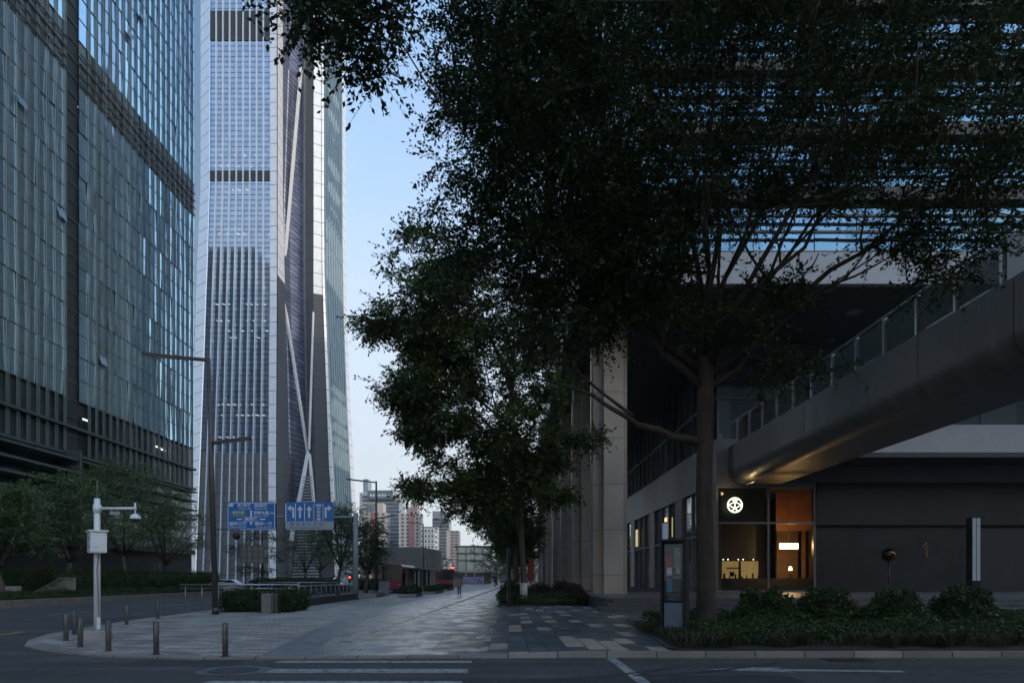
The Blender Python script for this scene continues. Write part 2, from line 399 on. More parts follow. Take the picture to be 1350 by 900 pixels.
def cluster_leaves(centers, per, spread, size, r, flat=.3, aspect=.48):
    """leaves set alternately along short twigs that radiate from every cluster centre"""
    n = len(centers); per_twig = 11
    nt_ = np.maximum(2, (per * r.uniform(.5, 1.4, n) / per_twig).astype(int))
    ci = np.repeat(np.arange(n), nt_); m = len(ci)
    td = r.normal(size=(m, 3)) * np.array(spread); ln = np.linalg.norm(td, axis=1)[:, None] + 1e-9
    td /= ln; L = np.mean(spread[:2]) * 2.1 * r.uniform(.55, 1.15, (m, 1)) * r.uniform(.75, 1.2, n)[ci][:, None]
    t0 = centers[ci] + td * L * .12
    ti = np.repeat(np.arange(m), per_twig); k = len(ti)
    t = np.tile(np.linspace(.15, 1., per_twig), m)[:, None] + r.normal(size=(k, 1)) * .05
    d = td[ti]; side = np.cross(d, np.array([0, 0, 1.]) + r.normal(size=(k, 3)) * .35); side /= np.linalg.norm(side, axis=1)[:, None] + 1e-9
    sg = np.where(np.arange(k) % 2 == 0, 1., -1.)[:, None]
    droop = np.array([0, 0, -1.]) * (t ** 2) * L[ti] * .18
    P = t0[ti] + d * t * L[ti] + droop + r.normal(size=(k, 3)) * size * .18
    ld = d * .75 + side * sg * .75 + r.normal(size=(k, 3)) * .32 + np.array([0, 0, -.22]); ld /= np.linalg.norm(ld, axis=1)[:, None]
    up = np.array([0, 0, 1.]) + r.normal(size=(k, 3)) * (.75 - .5 * flat)
    w = np.cross(ld, up); w /= np.linalg.norm(w, axis=1)[:, None] + 1e-9
    s = size * r.uniform(.6, 1.3, (k, 1))
    P = P + ld * s * .5; nn = np.cross(ld, w) * s * .07
    V = np.stack([P - ld * s * .5, P - ld * s * .08 + w * s * aspect * .5 + nn, P + ld * s * .5, P - ld * s * .08 - w * s * aspect * .5 + nn], 1).reshape(-1, 3)
    # the twigs themselves, as slim blades
    e = t0 + td * L - np.array([0, 0, 1.]) * L * .18; wt = np.cross(td, np.array([.3, .2, 1.])); wt /= np.linalg.norm(wt, axis=1)[:, None] + 1e-9; wt *= size * .06
    T = np.stack([centers[ci] - wt, centers[ci] + wt, e + wt * .4, e - wt * .4], 1).reshape(-1, 3)
    return np.concatenate([V, T])

# ================================================================== WORLD
world = bpy.data.worlds.new('World'); scene.world = world; world.use_nodes = True
wn, wl = world.node_tree.nodes, world.node_tree.links
SUN_EL, SUN_ROT = 10.0, 118.0
sky = wn.new('ShaderNodeTexSky'); sky.sky_type = 'NISHITA'; sky.sun_disc = False
sky.sun_elevation = R(SUN_EL); sky.sun_rotation = R(SUN_ROT)
sky.air_density = 1.0; sky.dust_density = 1.6; sky.ozone_density = 2.2; sky.altitude = 20
bg = wn['Background']; bg.inputs['Strength'].default_value = .15
tint = wn.new('ShaderNodeMix'); tint.data_type = 'RGBA'; tint.blend_type = 'MULTIPLY'; tint.inputs['Factor'].default_value = 1
wl.new(sky.outputs[0], tint.inputs['A'])
# pale city haze low in the sky, all the way round
tc = wn.new('ShaderNodeTexCoord'); sx = wn.new('ShaderNodeSeparateXYZ'); wl.new(tc.outputs['Generated'], sx.inputs[0])
dt = wn.new('ShaderNodeVectorMath'); dt.operation = 'DOT_PRODUCT'; wl.new(tc.outputs['Generated'], dt.inputs[0])
dt.inputs[1].default_value = (math.sin(R(SUN_ROT)), math.cos(R(SUN_ROT)), .1)
tr_ = wn.new('ShaderNodeValToRGB'); te = tr_.color_ramp.elements      # bluer away from the low sun, paler towards it
te[0].position = .30; te[0].color = (.37, .65, .79, 1); te[1].position = .85; te[1].color = (1.0, 1.05, 1.0, 1)
mm = wn.new('ShaderNodeMath'); mm.operation = 'MULTIPLY_ADD'; mm.inputs[1].default_value = .5; mm.inputs[2].default_value = .5
wl.new(dt.outputs['Value'], mm.inputs[0]); wl.new(mm.outputs[0], tr_.inputs['Fac']); wl.new(tr_.outputs['Color'], tint.inputs['B'])
hr = wn.new('ShaderNodeValToRGB'); he = hr.color_ramp.elements
he[0].position = 0; he[0].color = (.93, .93, .93, 1); he[1].position = .86; he[1].color = (0, 0, 0, 1)
for p_, v_ in ((.08, .92), (.18, .89), (.37, .72), (.48, .50)):
    e_ = he.new(p_); e_.color = (v_, v_, v_, 1)
wl.new(sx.outputs['Z'], hr.inputs['Fac'])
hz = wn.new('ShaderNodeMix'); hz.data_type = 'RGBA'; wl.new(hr.outputs['Color'], hz.inputs['Factor'])
wl.new(tint.outputs['Result'], hz.inputs['A']); hc = wn.new('ShaderNodeValToRGB'); hce = hc.color_ramp.elements      # haze glows warm round the low sun
hce[0].position = .5; hce[0].color = (1.19, 1.195, 1.205, 1); hce[1].position = .97; hce[1].color = (1.65, 1.38, 1.2, 1)
wl.new(mm.outputs[0], hc.inputs['Fac']); wl.new(hc.outputs['Color'], hz.inputs['B'])
wl.new(hz.outputs['Result'], bg.inputs['Color'])
sd = Vector((math.sin(R(SUN_ROT)) * math.cos(R(SUN_EL)), math.cos(R(SUN_ROT)) * math.cos(R(SUN_EL)), math.sin(R(SUN_EL))))
sl = bpy.data.lights.new('sun', 'SUN'); sl.energy = .25; sl.angle = R(.5); sl.color = (1, .78, .56)
so = bpy.data.objects.new('sun', sl); col.objects.link(so)
so.rotation_euler = (-sd).to_track_quat('-Z', 'Y').to_euler()

# camera
cd = bpy.data.cameras.new('camera'); cam = bpy.data.objects.new('camera', cd); col.objects.link(cam)
cam.location = (0, 0, CAMZ); cam.rotation_euler = (R(90), 0, 0)
cd.sensor_width = 36; cd.lens = 24; cd.shift_x = (675 - VX) / 1350; cd.shift_y = (VY - 450) / 1350
cd.clip_start = .1; cd.clip_end = 6000
scene.camera = cam

# ================================================================== GROUND
struct(MB().quad((-1200, -600, -.03), (1200, -600, -.03), (1200, 1700, -.03), (-1200, 1700, -.03)).build('ground', M['ground']))
rd = MB()
rd.quad((-160, -40, 0), (160, -40, 0), (160, 14.6, 0), (-160, 14.6, 0))
rd.quad((-27, 14.6, 0), (-12.5, 14.6, 0), (-12.5, 420, 0), (-27, 420, 0))
rd.quad((-12.5, 14.6, 0), (-7.5, 14.6, 0), (-7.5, 22, 0), (-12.5, 22, 0))
struct(rd.build('road', M['asphalt']))

# pavement outline, left edge and rounded corner
edge = [(-.6, 13.95), (-1., 13.94), (-4, 13.75), (-6.2, 13.75), (-8.2, 14.15), (-9.8, 14.9), (-11., 16.0), (-11.9, 17.4), (-12.7, 19.4),
        (-13.3, 22.2), (-13.9, 26), (-14.2, 31), (-14.6, 37), (-15, 48), (-15, 300)]
pathL = [(-5.0, 13.75), (-5.6, 18), (-6.2, 24), (-6.45, 30), (-6.5, 38), (-6.2, 50), (-5.6, 66), (-4.2, 90), (-2.6, 120), (-1, 160)]
inner = [(x + 1.0, y) for x, y in pathL]
ZL = .05
def sheet(name, poly, z, m):
    return struct(MB().add([(x, y, z) for x, y in poly], [tuple(range(len(poly)))]).build(name, m))
def kerb_strip(line, w, z0, z1, side=1):
    """kerb of width w along a polyline, outward on one side"""
    mb = MB(); n = len(line); L = []
    for i, p in enumerate(line):
        a = np.array(line[max(i - 1, 0)]); b = np.array(line[min(i + 1, n - 1)])
        d = (b - a) / np.linalg.norm(b - a); nn = np.array([d[1], -d[0]]) * side
        L.append((np.array(p), np.array(p) + nn * w))
    for i in range(n - 1):
        a0, a1 = L[i]; b0, b1 = L[i + 1]
        mb.quad((*a0, z1), (*b0, z1), (*b1, z1 - .008), (*a1, z1 - .008)); mb.quad((*a1, z1 - .008), (*b1, z1 - .008), (*b1, z0), (*a1, z0))
    return mb
# left pavement: between the outer edge and the path's left border
lp = [e for e in edge if e[0] <= -6.2]
poly = [(-5.0, 13.75)] + lp + [(-1, 300)] + pathL[::-1][:-1]
sheet('pavement', poly, ZL, M['pave_left'])
bandp = pathL + inner[::-1]
sheet('path_border', bandp, ZL + .002, M['band'])
sheet('path', inner + [(-.6, 160), (-.6, 18), (-.6, 13.95), (-4, 13.75)], ZL, M['pave_path'])
struct(MB().quad((-.6, 13.95, ZL), (1.4, 13.95, .12), (1.4, 37, .12), (-.6, 37, ZL)).quad((1.4, 13.95, .12), (3.4, 13.95, .12), (4.3, 24, .12), (1.4, 24, .12))
       .quad((1.4, 24, .12), (60, 24, .12), (60, 37, .12), (1.4, 37, .12)).build('forecourt', M['pave_right']))
k = kerb_strip(edge, .28, -.02, ZL, -1)
struct(k.build('kerb', M['kerb']))
k2 = kerb_strip([(1.4, 13.95), (40, 14.15), (150, 14.4)], .16, -.02, .125, 1)
k2.quad((-.6, 13.95, ZL + .001), (1.4, 13.95, .125), (1.4, 13.79, .117), (-.6, 13.67, ZL - .007)); k2.quad((-.6, 13.67, ZL - .007), (1.4, 13.79, .117), (1.4, 13.79, -.02), (-.6, 13.67, -.02))
struct(k2.build('planter_kerb', M['kerb']))
# row of pale kerb stones parallel to the corner, a step in from the edge
struct(kerb_strip([(x * .965 + .1, y + .55) for x, y in edge[2:12]], .3, ZL + .001, ZL + .004, -1).build('kerb_inlay', M['kerb']))

# markings
mk = MB()
for y0, y1, xl in ((12.95, 13.25, -4.45), (11.55, 12.05, -4.6), (10.1, 10.65, -4.7), (8.6, 9.15, -4.7)):
    mk.quad((xl, y0, .004), (-.68, y0, .004), (-.72, y1, .004), (xl + .06, y1, .004))
mk.quad((1.98, 6, .004), (2.22, 6, .004), (2.16, 13.75, .004), (1.98, 13.75, .004))
a = [(3.5, 12.0), (4.15, 12.3), (5.0, 12.25), (4.65, 12.08), (6.8, 11.85), (6.8, 11.62), (4.75, 11.8), (4.9, 11.62), (4.2, 11.8)]
mk.add([(x, y, .004) for x, y in a], [tuple(range(len(a)))])
for k_ in range(10): mk.quad((-20.2, 30 + k_ * 9, .004), (-20.05, 30 + k_ * 9, .004), (-20.05, 34 + k_ * 9, .004), (-20.2, 34 + k_ * 9, .004))
struct(mk.build('road_marking', M['paint']))
pt = MB()
for x0, x1, y0, y1 in ((-7.2, -5.1, 12.5, 13.4), (2.6, 4.6, 10.2, 11.3), (-1.9, 1.2, 10.3, 10.9), (-16, -14.6, 24, 29)): pt.quad((x0, y0, .002), (x1, y0 + .05, .002), (x1 - .04, y1, .002), (x0 + .03, y1 - .04, .002))
pm = mat('patch_asphalt', (.035, .035, .036), .8, var=.25, vs=2, bump=.6, bs=70)
struct(pt.build('road_patch', pm))
ty_ = MB()
for off in (0, 1.55):
    pts_ = [(.2 + off * .2 + t * 3.2 + off, 10.6 + 1.9 * t ** 1.6 + off * .35) for t in np.linspace(0, 1, 9)]
    for (xa, ya), (xb, yb_) in zip(pts_[:-1], pts_[1:]): ty_.quad((xa, ya, .0055), (xb, yb_, .0055), (xb - .02, yb_ + .17, .0055), (xa - .02, ya + .17, .0055))
struct(ty_.build('tyre_mark', mat('tyre_rubber', (.036, .035, .035), .8, var=.5, vs=4)))
dg_ = thing('gutter_drain', (6.6, 13.35, .004), 'rusty iron gutter drain grate at the kerb in front of the right planter', 'drain')
q_ = MB()
for k_ in range(9): q_.box(6.25 + k_ * .085, 6.29 + k_ * .085, 13.15, 13.55, .004, .014)
q_.box(6.2, 7.02, 13.1, 13.15, .004, .016).box(6.2, 7.02, 13.55, 13.6, .004, .016)
q_.build('grate', mat('rusty_iron', (.07, .055, .045), .7, metal=.3, var=.4, vs=12), dg_); MB().box(6.2, 7.02, 13.15, 13.55, .001, .0035).build('pit', M['black'], dg_)
ym = MB()
ym.quad((2.3, 13.62, .004), (60, 13.82, .004), (60, 13.92, .004), (2.3, 13.72, .004))
ym.quad((-26.2, 16, .004), (-26.05, 16, .004), (-26.05, 200, .004), (-26.2, 200, .004))
for y_ in (16.5, 18.6): ym.quad((-34, y_ + .3, .004), (-12.9, y_ + 2.0, .004), (-12.9, y_ + 2.1, .004), (-34, y_ + .42, .004))
ym.quad((-14.4, 18.4, .005), (-14.1, 18.4, .005), (-14.4, 20.5, .005), (-14.7, 20.5, .005))
struct(ym.build('yellow_marking', M['yellow_paint']))
# manhole in the carriageway
mh = thing('manhole_cover', (-4.75, 11.85, .004), 'round iron manhole cover set in the asphalt beside the crossing stripes', 'manhole')
cx, cy = -4.75, 11.85
MB().tube([(cx, cy, 0.005), (cx, cy, .012)], [.42, .42], 24).build('lid', mat('cast_iron', (.035, .036, .038), .6, metal=.4, var=.4, vs=14), mh)
rg = MB(); N = 28
for i in range(N):
    a0, a1 = 2 * math.pi * i / N, 2 * math.pi * (i + 1) / N
    rg.quad(*[(cx + q * math.cos(t), cy + q * math.sin(t), .007) for q, t in ((.44, a0), (.62, a0), (.62, a1), (.44, a1))])
rg.build('collar', mat('old_concrete', (.12, .12, .12), .8, var=.3, vs=5), mh)
# slotted drain right across the path
dr = thing('drain_channel', (0, 20.3, ZL), 'slotted drain channel running straight across the paving', 'drain')
ds = MB(); dl = MB()
for i in range(22):
    x0 = -4.75 + i * .42
    zz = ZL if x0 < -.6 else ZL + (min(x0, 1.4) + .6) * .035
    ds.box(x0, x0 + .33, 20.23, 20.37, zz + .002, zz + .010); dl.box(x0 + .33, x0 + .42, 20.23, 20.37, zz + .002, zz + .006)
ds.build('grate', mat('drain_steel', (.16, .17, .18), .3, metal=.7, var=.3, vs=6), dr); dl.build('gap', M['black'], dr)

# far side of the left road: kerb, strip, plaza
struct(kerb_strip([(-27.3, 14.8), (-27.3, 74)], .3, -.02, .42, 1).build('far_kerb', mat('far_kerb_stone', (.2, .185, .17), .7, var=.25, vs=3)))
struct(MB().box(-31.8, -27.31, 14.8, 74, -.02, .38).build('planting_bed', M['soil']))
struct(MB().quad((-140, 14.8, .14), (-27.35, 14.8, .14), (-27.35, 420, .14), (-140, 420, .14)).build('far_pavement', mat('far_paving', (.1, .1, .1), .7, var=.2)))

# ================================================================== TREES
def lobes(P, k, cut):
    v = np.sin(P[:, 0] * k + 1.3 * np.sin(P[:, 2] * k * .8)) * np.sin(P[:, 1] * k * .9 + 2) + np.sin(P[:, 2] * k * 1.25 + P[:, 0] * k * .4 + 1)
    return P[v > cut]
def bark_tube(mb, pts, rad, n=10):
    pts = np.array(pts, float); mb.tube(pts, rad, n)

# --- the big tree at the kerb
r1 = np.random.default_rng(11)
tx, ty = 5.8, 20.0
big = thing('street_tree', (tx, ty, .12), 'huge dark broad-crowned tree with bare brown trunk in the right planter beside the information stand', 'tree')
fork = (5.75, 20, 7.6)
def cv(a, b, sag, n=7):
    a, b = np.array(a, float), np.array(b, float); return bez(a, (a + b) / 2 + np.array([0, 0, sag]), b, n)
limbs = []
trunk = [(tx + .02, ty, .1), (tx, ty, .5), (tx - .02, ty, 2), (tx - .06, ty, 4), (tx - .03, ty, 6), (tx - .02, ty, 7.0), (tx, ty, 8.0), (tx + .05, ty, 9.4)]
limbs.append((trunk, [.39, .295, .26, .245, .235, .245, .21, .15]))
def limb(a, b, sag, r0, r1_, n=7): limbs.append((cv(a, b, sag, n), list(np.linspace(r0, r1_, n))))
def wob(a, b, sag, n, amp):
    p = cv(a, b, sag, n); ln = np.linalg.norm(np.array(b) - np.array(a))
    for i in range(1, n - 1): p[i] += r1.normal(size=3) * amp * ln
    return p
def branchy(a, b, sag, r0, kids=3):
    p = wob(a, b, sag, 9, .018); rr = np.linspace(r0 * .78, .018, 9) ; rr[0] *= 1.25
    limbs.append((p, list(rr)))
    d = np.array(b) - np.array(a)
    for q in range(kids):
        i = 2 + int(r1.integers(0, 5)); s_ = p[i]
        dirv = d / np.linalg.norm(d) + r1.normal(size=3) * .45; dirv[2] = abs(dirv[2]) * .8 + .1
        e_ = s_ + dirv * np.linalg.norm(d) * r1.uniform(.3, .55)
        limbs.append((wob(s_, e_, r1.uniform(-.1, .2), 6, .02), list(np.linspace(rr[i] * .7, .015, 6))))
limbs.append((wob((5.75, 20, 5.55), (2.4, 19.3, 6.75), -.45, 8, .012), list(np.linspace(.14, .055, 8))))
limbs.append((wob((3.6, 19.6, 6.25), (1.6, 19.2, 7.7), .1, 6, .02), list(np.linspace(.06, .02, 6))))
limbs.append((wob((2.45, 19.3, 6.75), (.5, 19, 7.2), .15, 6, .02), list(np.linspace(.055, .02, 6))))
for (a_, b_, sg, r_, kd) in (((5.65, 20, 7.2), (1.4, 19.3, 10.2), .2, .15, 3), ((5.68, 20, 7.7), (0., 18.2, 12.6), -.3, .13, 4), ((5.7, 20, 8.3), (2.2, 20.3, 16.2), -.9, .13, 4),
    ((5.8, 20, 8.9), (4.6, 18.8, 17.5), -.3, .12, 4), ((5.85, 20, 9.3), (6.6, 19.3, 18.4), -.2, .12, 4), ((5.9, 20, 8.6), (8.8, 19.2, 17.0), -.6, .12, 4),
    ((5.92, 20, 8.1), (10.6, 18.8, 15.2), -.6, .115, 4), ((5.95, 20, 7.6), (14.0, 18.7, 13.6), .7, .12, 5), ((5.95, 20, 7.2), (10.6, 19.6, 11.4), .1, .10, 3),
    ((5.85, 20.1, 8), (7.6, 24, 15), -.3, .11, 3), ((5.7, 20.1, 8.4), (2.4, 24.5, 14), -.3, .11, 3), ((5.75, 19.9, 8.1), (4.4, 14.6, 15.6), .3, .11, 3), ((5.9, 19.9, 7.8), (9.6, 14.6, 15.8), .3, .11, 3), ((6.0, 20, 8.6), (12.6, 21.5, 16.2), .3, .10, 4)):
    branchy(a_, b_, sg, r_, kd)
limb((2.3, 20.2, 15.8), (-.8, 14.5, 15.4), 1.2, .07, .04)
limb((-.8, 14.5, 15.4), (-3.6, 12.6, 12.4), .6, .045, .015)
C = [ell_points(1750, (6.1, 20, 15.4), (9.3, 7.6, 6.8), r1, .35)]
low = 1.6 + C[0][:, 1] * np.interp(C[0][:, 0], [3.5, 6.0, 9.0, 14.], [.34, .50, .545, .57]) + r1.normal(size=len(C[0])) * .35
C[0] = C[0][(r1.uniform(size=len(C[0])) < np.where(C[0][:, 0] > 9.5, .9, 1.)) & (C[0][:, 2] > low)]
C.append(ell_points(130, (1.6, 19.5, 11.6), (4.2, 3.5, 3.2), r1, .2))
C.append(ell_points(60, (.5, 18.6, 14.6), (2.8, 3., 3.), r1, .2))
C.append(ell_points(34, (3.8, 18.4, 9.7), (2.4, 1., 1.), r1, .1))
C.append(ell_points(8, (7.4, 18.4, 9.4), (1.2, .6, .4), r1, .1))
C.append(ell_points(10, (6., 18.2, 8.6), (1.2, .6, .5), r1, .1))
C.append(ell_points(16, (1.6, 19.2, 8.6), (1.6, 1.5, .9), r1, .1))
C.append(ell_points(40, (12.5, 19.5, 13.4), (4., 3., 1.3), r1, .1))
C.append(ell_points(26, (11.6, 18.6, 10.6), (1.9, 1.2, 1.), r1, .1))
C.append(ell_points(9, (8.2, 19.5, 7.5), (1.6, .8, .5), r1, .1))
C.append(ell_points(24, (-3.0, 12.8, 12.0), (1.2, 1., 1.15), r1, .1))
C.append(ell_points(6, (-2.2, 12.8, 12.9), (.8, .8, .4), r1, .1))
C[0] = lobes(C[0], .95, -.92)
C[0] = C[0][C[0][:, 0] > (-1.9 + .8 * np.sin(C[0][:, 2] * 1.7)) * C[0][:, 1] / 20]
C = np.concatenate(C)
tb = MB()
for pts, rad in limbs: bark_tube(tb, pts, rad, 12 if rad[0] > .25 else 8)
tb.build('trunk', M['bark'], big)
tw = MB(); grow(limbs, C, r1, tw, .026)
tw.build('branches', M['bark'], big)
leaf_mesh('crown', cluster_leaves(C, 200, (.40, .40, .26), .12, r1, .25, .55), M['leaf'], big)

# --- avenue trees along the colonnade
r2 = np.random.default_rng(5)
def avenue_tree(x, y, label, seed, group, zones, nleaf, lsize, trunk_pts, trunk_r, cl=.4, m='leaf2'):
    r = np.random.default_rng(seed)
    t = thing('avenue_tree', (x, y, .15), label, 'tree', group)
    lb = [(trunk_pts, trunk_r)]
    top = np.array(trunk_pts[-1])
    Cs = []
    for (c, rad, n, sh) in zones: Cs.append(ell_points(n, np.array(c) + np.array([x, y, 0]), rad, r, sh))
    Cs = lobes(np.concatenate(Cs), 1.15, -.85)
    z0 = trunk_pts[2][2]
    for q in range(11):
        tgt = Cs[r.integers(len(Cs))]
        s_ = np.array(trunk_pts[2]) * (1 - q / 11) + top * (q / 11)
        lb.append((cv(s_, s_ + (tgt - s_) * .75, .2), list(np.linspace(.1, .025, 7))))
    mb = MB()
    for p, rr in lb: bark_tube(mb, p, rr, 8)
    mb.build('trunk', M['bark_grey'], t)
    tw = MB(); grow(lb, Cs, r, tw, .02); tw.build('branches', M['bark'], t)
    leaf_mesh('crown', cluster_leaves(Cs, nleaf, (cl, cl, cl * .6), lsize, r, .3, .5), M[m], t)
    wb = MB(); p0 = trunk_pts[0]; p1 = np.array(trunk_pts[1])
    wb.tube([(p0[0], p0[1], .15), (p0[0] * .6 + p1[0] * .4, p0[1], 1.35)], [trunk_r[0] + .012, trunk_r[0] * .8 + trunk_r[1] * .2 + .012], 10)
    wb.build('whitewash_band', M['whitewash'], t)
    return t
x, y = .85, 38.
av = avenue_tree(x, y, 'tall leafy tree with whitewashed trunk base at the near end of the colonnade bed', 21, 'trees in the bed along the colonnade',
    [((-2.3, -.5, 12.2), (5.0, 4.6, 7.6), 440, .35), ((-4.9, -2.5, 16.4), (3.0, 3., 3.2), 90, .2), ((-5.2, -1.5, 12), (2.9, 2.5, 2.2), 60, .2), ((.9, -1.5, 7.6), (2.2, 1.2, 1.2), 18, .1), ((-7.4, -1.5, 15.1), (1.6, 1.2, .45), 16, .1), ((-6.3, -1.5, 11.5), (1.5, 1.2, .45), 14, .1), ((-6., -1.5, 9.5), (1.4, 1.2, .4), 14, .1), ((-5.2, -1.5, 6.3), (1.3, 1.1, .4), 12, .1), ((-7., -2., 18.2), (1.4, 1.2, .5), 14, .1), ((3.1, -1.6, 9.1), (1.4, .9, .45), 14, .1), ((2.1, -1.6, 6.0), (1.2, .9, .4), 12, .1), ((-2.4, -.5, 6.2), (2.2, 2., 1.3), 34, .2)],
    230, .2, [(x, y, .1), (x + .02, y, 1.5), (x - .12, y, 4.2), (x - .5, y, 8), (x - .6, y, 13)], [.2, .17, .16, .13, .06], .45)
x, y = .75, 52.
av2 = avenue_tree(x, y, 'leafy tree with two-tone trunk second from the near end of the colonnade bed', 22, 'trees in the bed along the colonnade',
    [((-.9, 0, 7.8), (3.2, 3.6, 3.6), 230, .3)], 170, .22, [(x, y, .1), (x - .1, y, 1.5), (x - .2, y, 3.4), (x - .3, y, 6), (x - .5, y, 10)], [.24, .2, .18, .13, .06], .45)
avl = ['leafy tree third along the colonnade bed, its crown low over the path', 'leafy tree fourth along the colonnade bed', 'last leafy tree along the colonnade bed, nearest the glass pavilion']
for i, (yy, xx, sc) in enumerate(((70., .9, .86), (92., 1.0, .9), (118., 1.4, .95))):
    dup(av2, (xx, yy, .15), avl[i], rz=1.3 + i * 2.1, scale=(sc, sc, sc * .9))

# --- trees in front of the left office building: fine airy crowns
def airy_tree(name, x, y, h, w, label, seed, group=None, forky=False, m='leaf_far', n=165, per=120, ls=.17, base=.14, z0=.46):
    r = np.random.default_rng(seed)
    t = thing(name, (x, y, base), label, 'tree', group)
    lb = []
    k1 = (x + r.uniform(-.3, .3), y, h * .3)
    lb.append(([(x, y, base - .05), (x + .05, y, h * .15), k1], [.2, .17, .15]))
    for q in range(9):
        a = q * 2.4 + r.uniform(0, .6); e = w * r.uniform(.55, .95)
        tip = (x + math.cos(a) * e, y + math.sin(a) * e, h * r.uniform(.62, .96))
        lb.append((cv(k1 if not forky else (k1[0] + .3 * math.cos(a), y, k1[2] + .3), tip, -.3), list(np.linspace(.09, .02, 7))))
    Cs = []
    for q in range(n):
        a = r.uniform(0, 6.283); e = w * math.sqrt(r.uniform(0, 1)); zt = z0 + (1 - z0) * r.uniform(0, 1)
        lim = math.sqrt(max(0.05, 1 - ((zt - .62) / .42) ** 2))
        Cs.append((x + math.cos(a) * e * lim, y + math.sin(a) * e * lim, h * zt))
    Cs = np.array(Cs)
    mb = MB()
    for p, rr in lb: bark_tube(mb, p, rr, 8)
    mb.build('trunk', M['bark_grey'], t)
    tw = MB(); grow(lb, Cs, r, tw, .02, sag=.2); tw.build('branches', M['bark_grey'], t)
    leaf_mesh('crown', cluster_leaves(Cs, per, (.55, .55, .16), ls, r, .7, .42), M[m], t)
    return t
G = 'airy trees in front of the left office block'
airy_tree('airy_tree', X(88, 50), 50, 9.2, 4.6, 'airy tree at the far left, standing behind the gap in the hedge', 31, G)
airy_tree('airy_tree', X(165, 59), 59, 11.6, 5.0, 'airy forked tree rising behind the white camera pole', 32, G, True)
airy_tree('airy_tree', X(218, 67), 67, 9.6, 4.6, 'airy tree at the corner of the left office block, many thin stems', 33, G)
airy_tree('airy_tree', X(2, 40), 40, 7.0, 2.6, 'small airy tree cut by the left edge of the picture', 34, G)

# small trees by the railing and further along the road
sx, sy = X(445, 62), 62
airy_tree('young_tree', sx, sy, 8.4, 2.6, 'slim young tree with pale trunk overlapping the lane arrow sign', 41, None, m='leaf2', n=115, per=90, ls=.2, base=.05, z0=.42)
bx_, by_ = X(482, 57), 57
st = airy_tree('young_tree', bx_, by_, 6.6, 2.1, 'staked young tree growing from a stone planter box beside the gantry post', 42, None, m='leaf2', n=95, per=90, ls=.2, base=.35, z0=.4)
sk = MB()
for dx, dy in ((-.7, -.3), (.7, -.3), (0, .8)): sk.tube([(bx_ + dx, by_ + dy, .35), (bx_ + dx * .12, by_ + dy * .12, 2.1)], .03, 6)
sk.build('stake', M['bark_grey'], st)
airy_tree('feathery_tree', X(402, 84), 84, 8., 3.6, 'feathery pale tree at the foot of the tall tower, left of the young tree', 43, None, n=80, per=60, base=.14)
airy_tree('feathery_tree', X(424, 92), 92, 8.6, 3.4, 'feathery dull green tree in front of the dark base of the tall tower', 44, None, n=80, per=60, base=.14)
# layered dark tree beside the notice board
r = np.random.default_rng(45); lx, ly = X(345, 84), 84
lt = thing('layered_tree', (lx, ly, .14), 'dark flat layered tree behind the grey notice board', 'tree')
lb = [([(lx, ly, .1), (lx + .1, ly, 3), (lx, ly, 7.4)], [.16, .13, .05])]
Cs = []
for zl, rl in ((2.6, 4.), (4.2, 3.6), (5.3, 4.2), (6.5, 2.8), (7.3, 1.5)):
    for q in range(int(rl * 8)):
        a = r.uniform(0, 6.283); e = rl * math.sqrt(r.uniform(.03, 1)); Cs.append((lx + e * math.cos(a), ly + e * math.sin(a), zl + r.normal() * .28))
Cs = np.array(Cs); mb = MB(); bark_tube(mb, *lb[0], 8); mb.build('trunk', M['bark'], lt)
tw = MB(); grow(lb, Cs, r, tw, .025, sag=.1); tw.build('branches', M['bark'], lt)
leaf_mesh('crown', cluster_leaves(Cs, 90, (.45, .45, .15), .15, r, .6), M['leaf'], lt)
# dark trees at the far end of the path
for i, (px, yy, hh, ww, lab) in enumerate(((655, 170, 11.5, 7, 'dark tree closing the far end of the path right of the glass pavilion'), (676, 185, 13, 8, 'dark tree behind the second street tree at the far end of the path'), (700, 160, 12, 7, 'dark tree by the far end of the colonnade'),
                                           (575, 260, 10, 8, 'small dark tree far off between the two red buses'), (470, 150, 8, 6, 'dark bushy tree behind the gantry post at the far kerb'))):
    airy_tree('distant_tree', X(px, yy), yy, hh, ww, lab, 60 + i, None, m='leaf', n=110, per=60, ls=.4, base=0, z0=.15)

# fallen leaves in the gutter and on the slabs
r = np.random.default_rng(140); n = 260
P = np.concatenate([np.stack([r.uniform(-4, 16, 120), r.normal(13.45, .18, 120), np.full(120, .012)], 1), np.stack([r.uniform(-5, 4, 100), r.uniform(14.3, 30, 100), np.full(100, .135)], 1), np.stack([r.uniform(-10, 8, 40), r.uniform(10, 13.5, 40), np.full(40, .012)], 1)])
P[:, 2] = np.where((P[:, 1] > 13.9), np.where(P[:, 0] < -.6, ZL + .01, np.where(P[:, 0] > 1.4, .13, ZL + .012 + (P[:, 0] + .6) * .035)), .012)
a_ = r.uniform(0, 6.283, n); s_ = r.uniform(.035, .075, n)
D = np.stack([np.cos(a_) * s_, np.sin(a_) * s_, np.zeros(n)], 1); W = np.stack([-np.sin(a_) * s_ * .5, np.cos(a_) * s_ * .5, np.full(n, .012)], 1)
tag(leaf_mesh('leaf_litter', np.stack([P - D, P + W, P + D, P - W * np.array([1, 1, -.6])], 1).reshape(-1, 3), leaf_mat('dry_leaf', (.10, .07, .035), (.26, .2, .1))), 'scattered dry fallen leaves on the slabs and in the gutter', 'fallen leaves', None, 'stuff')

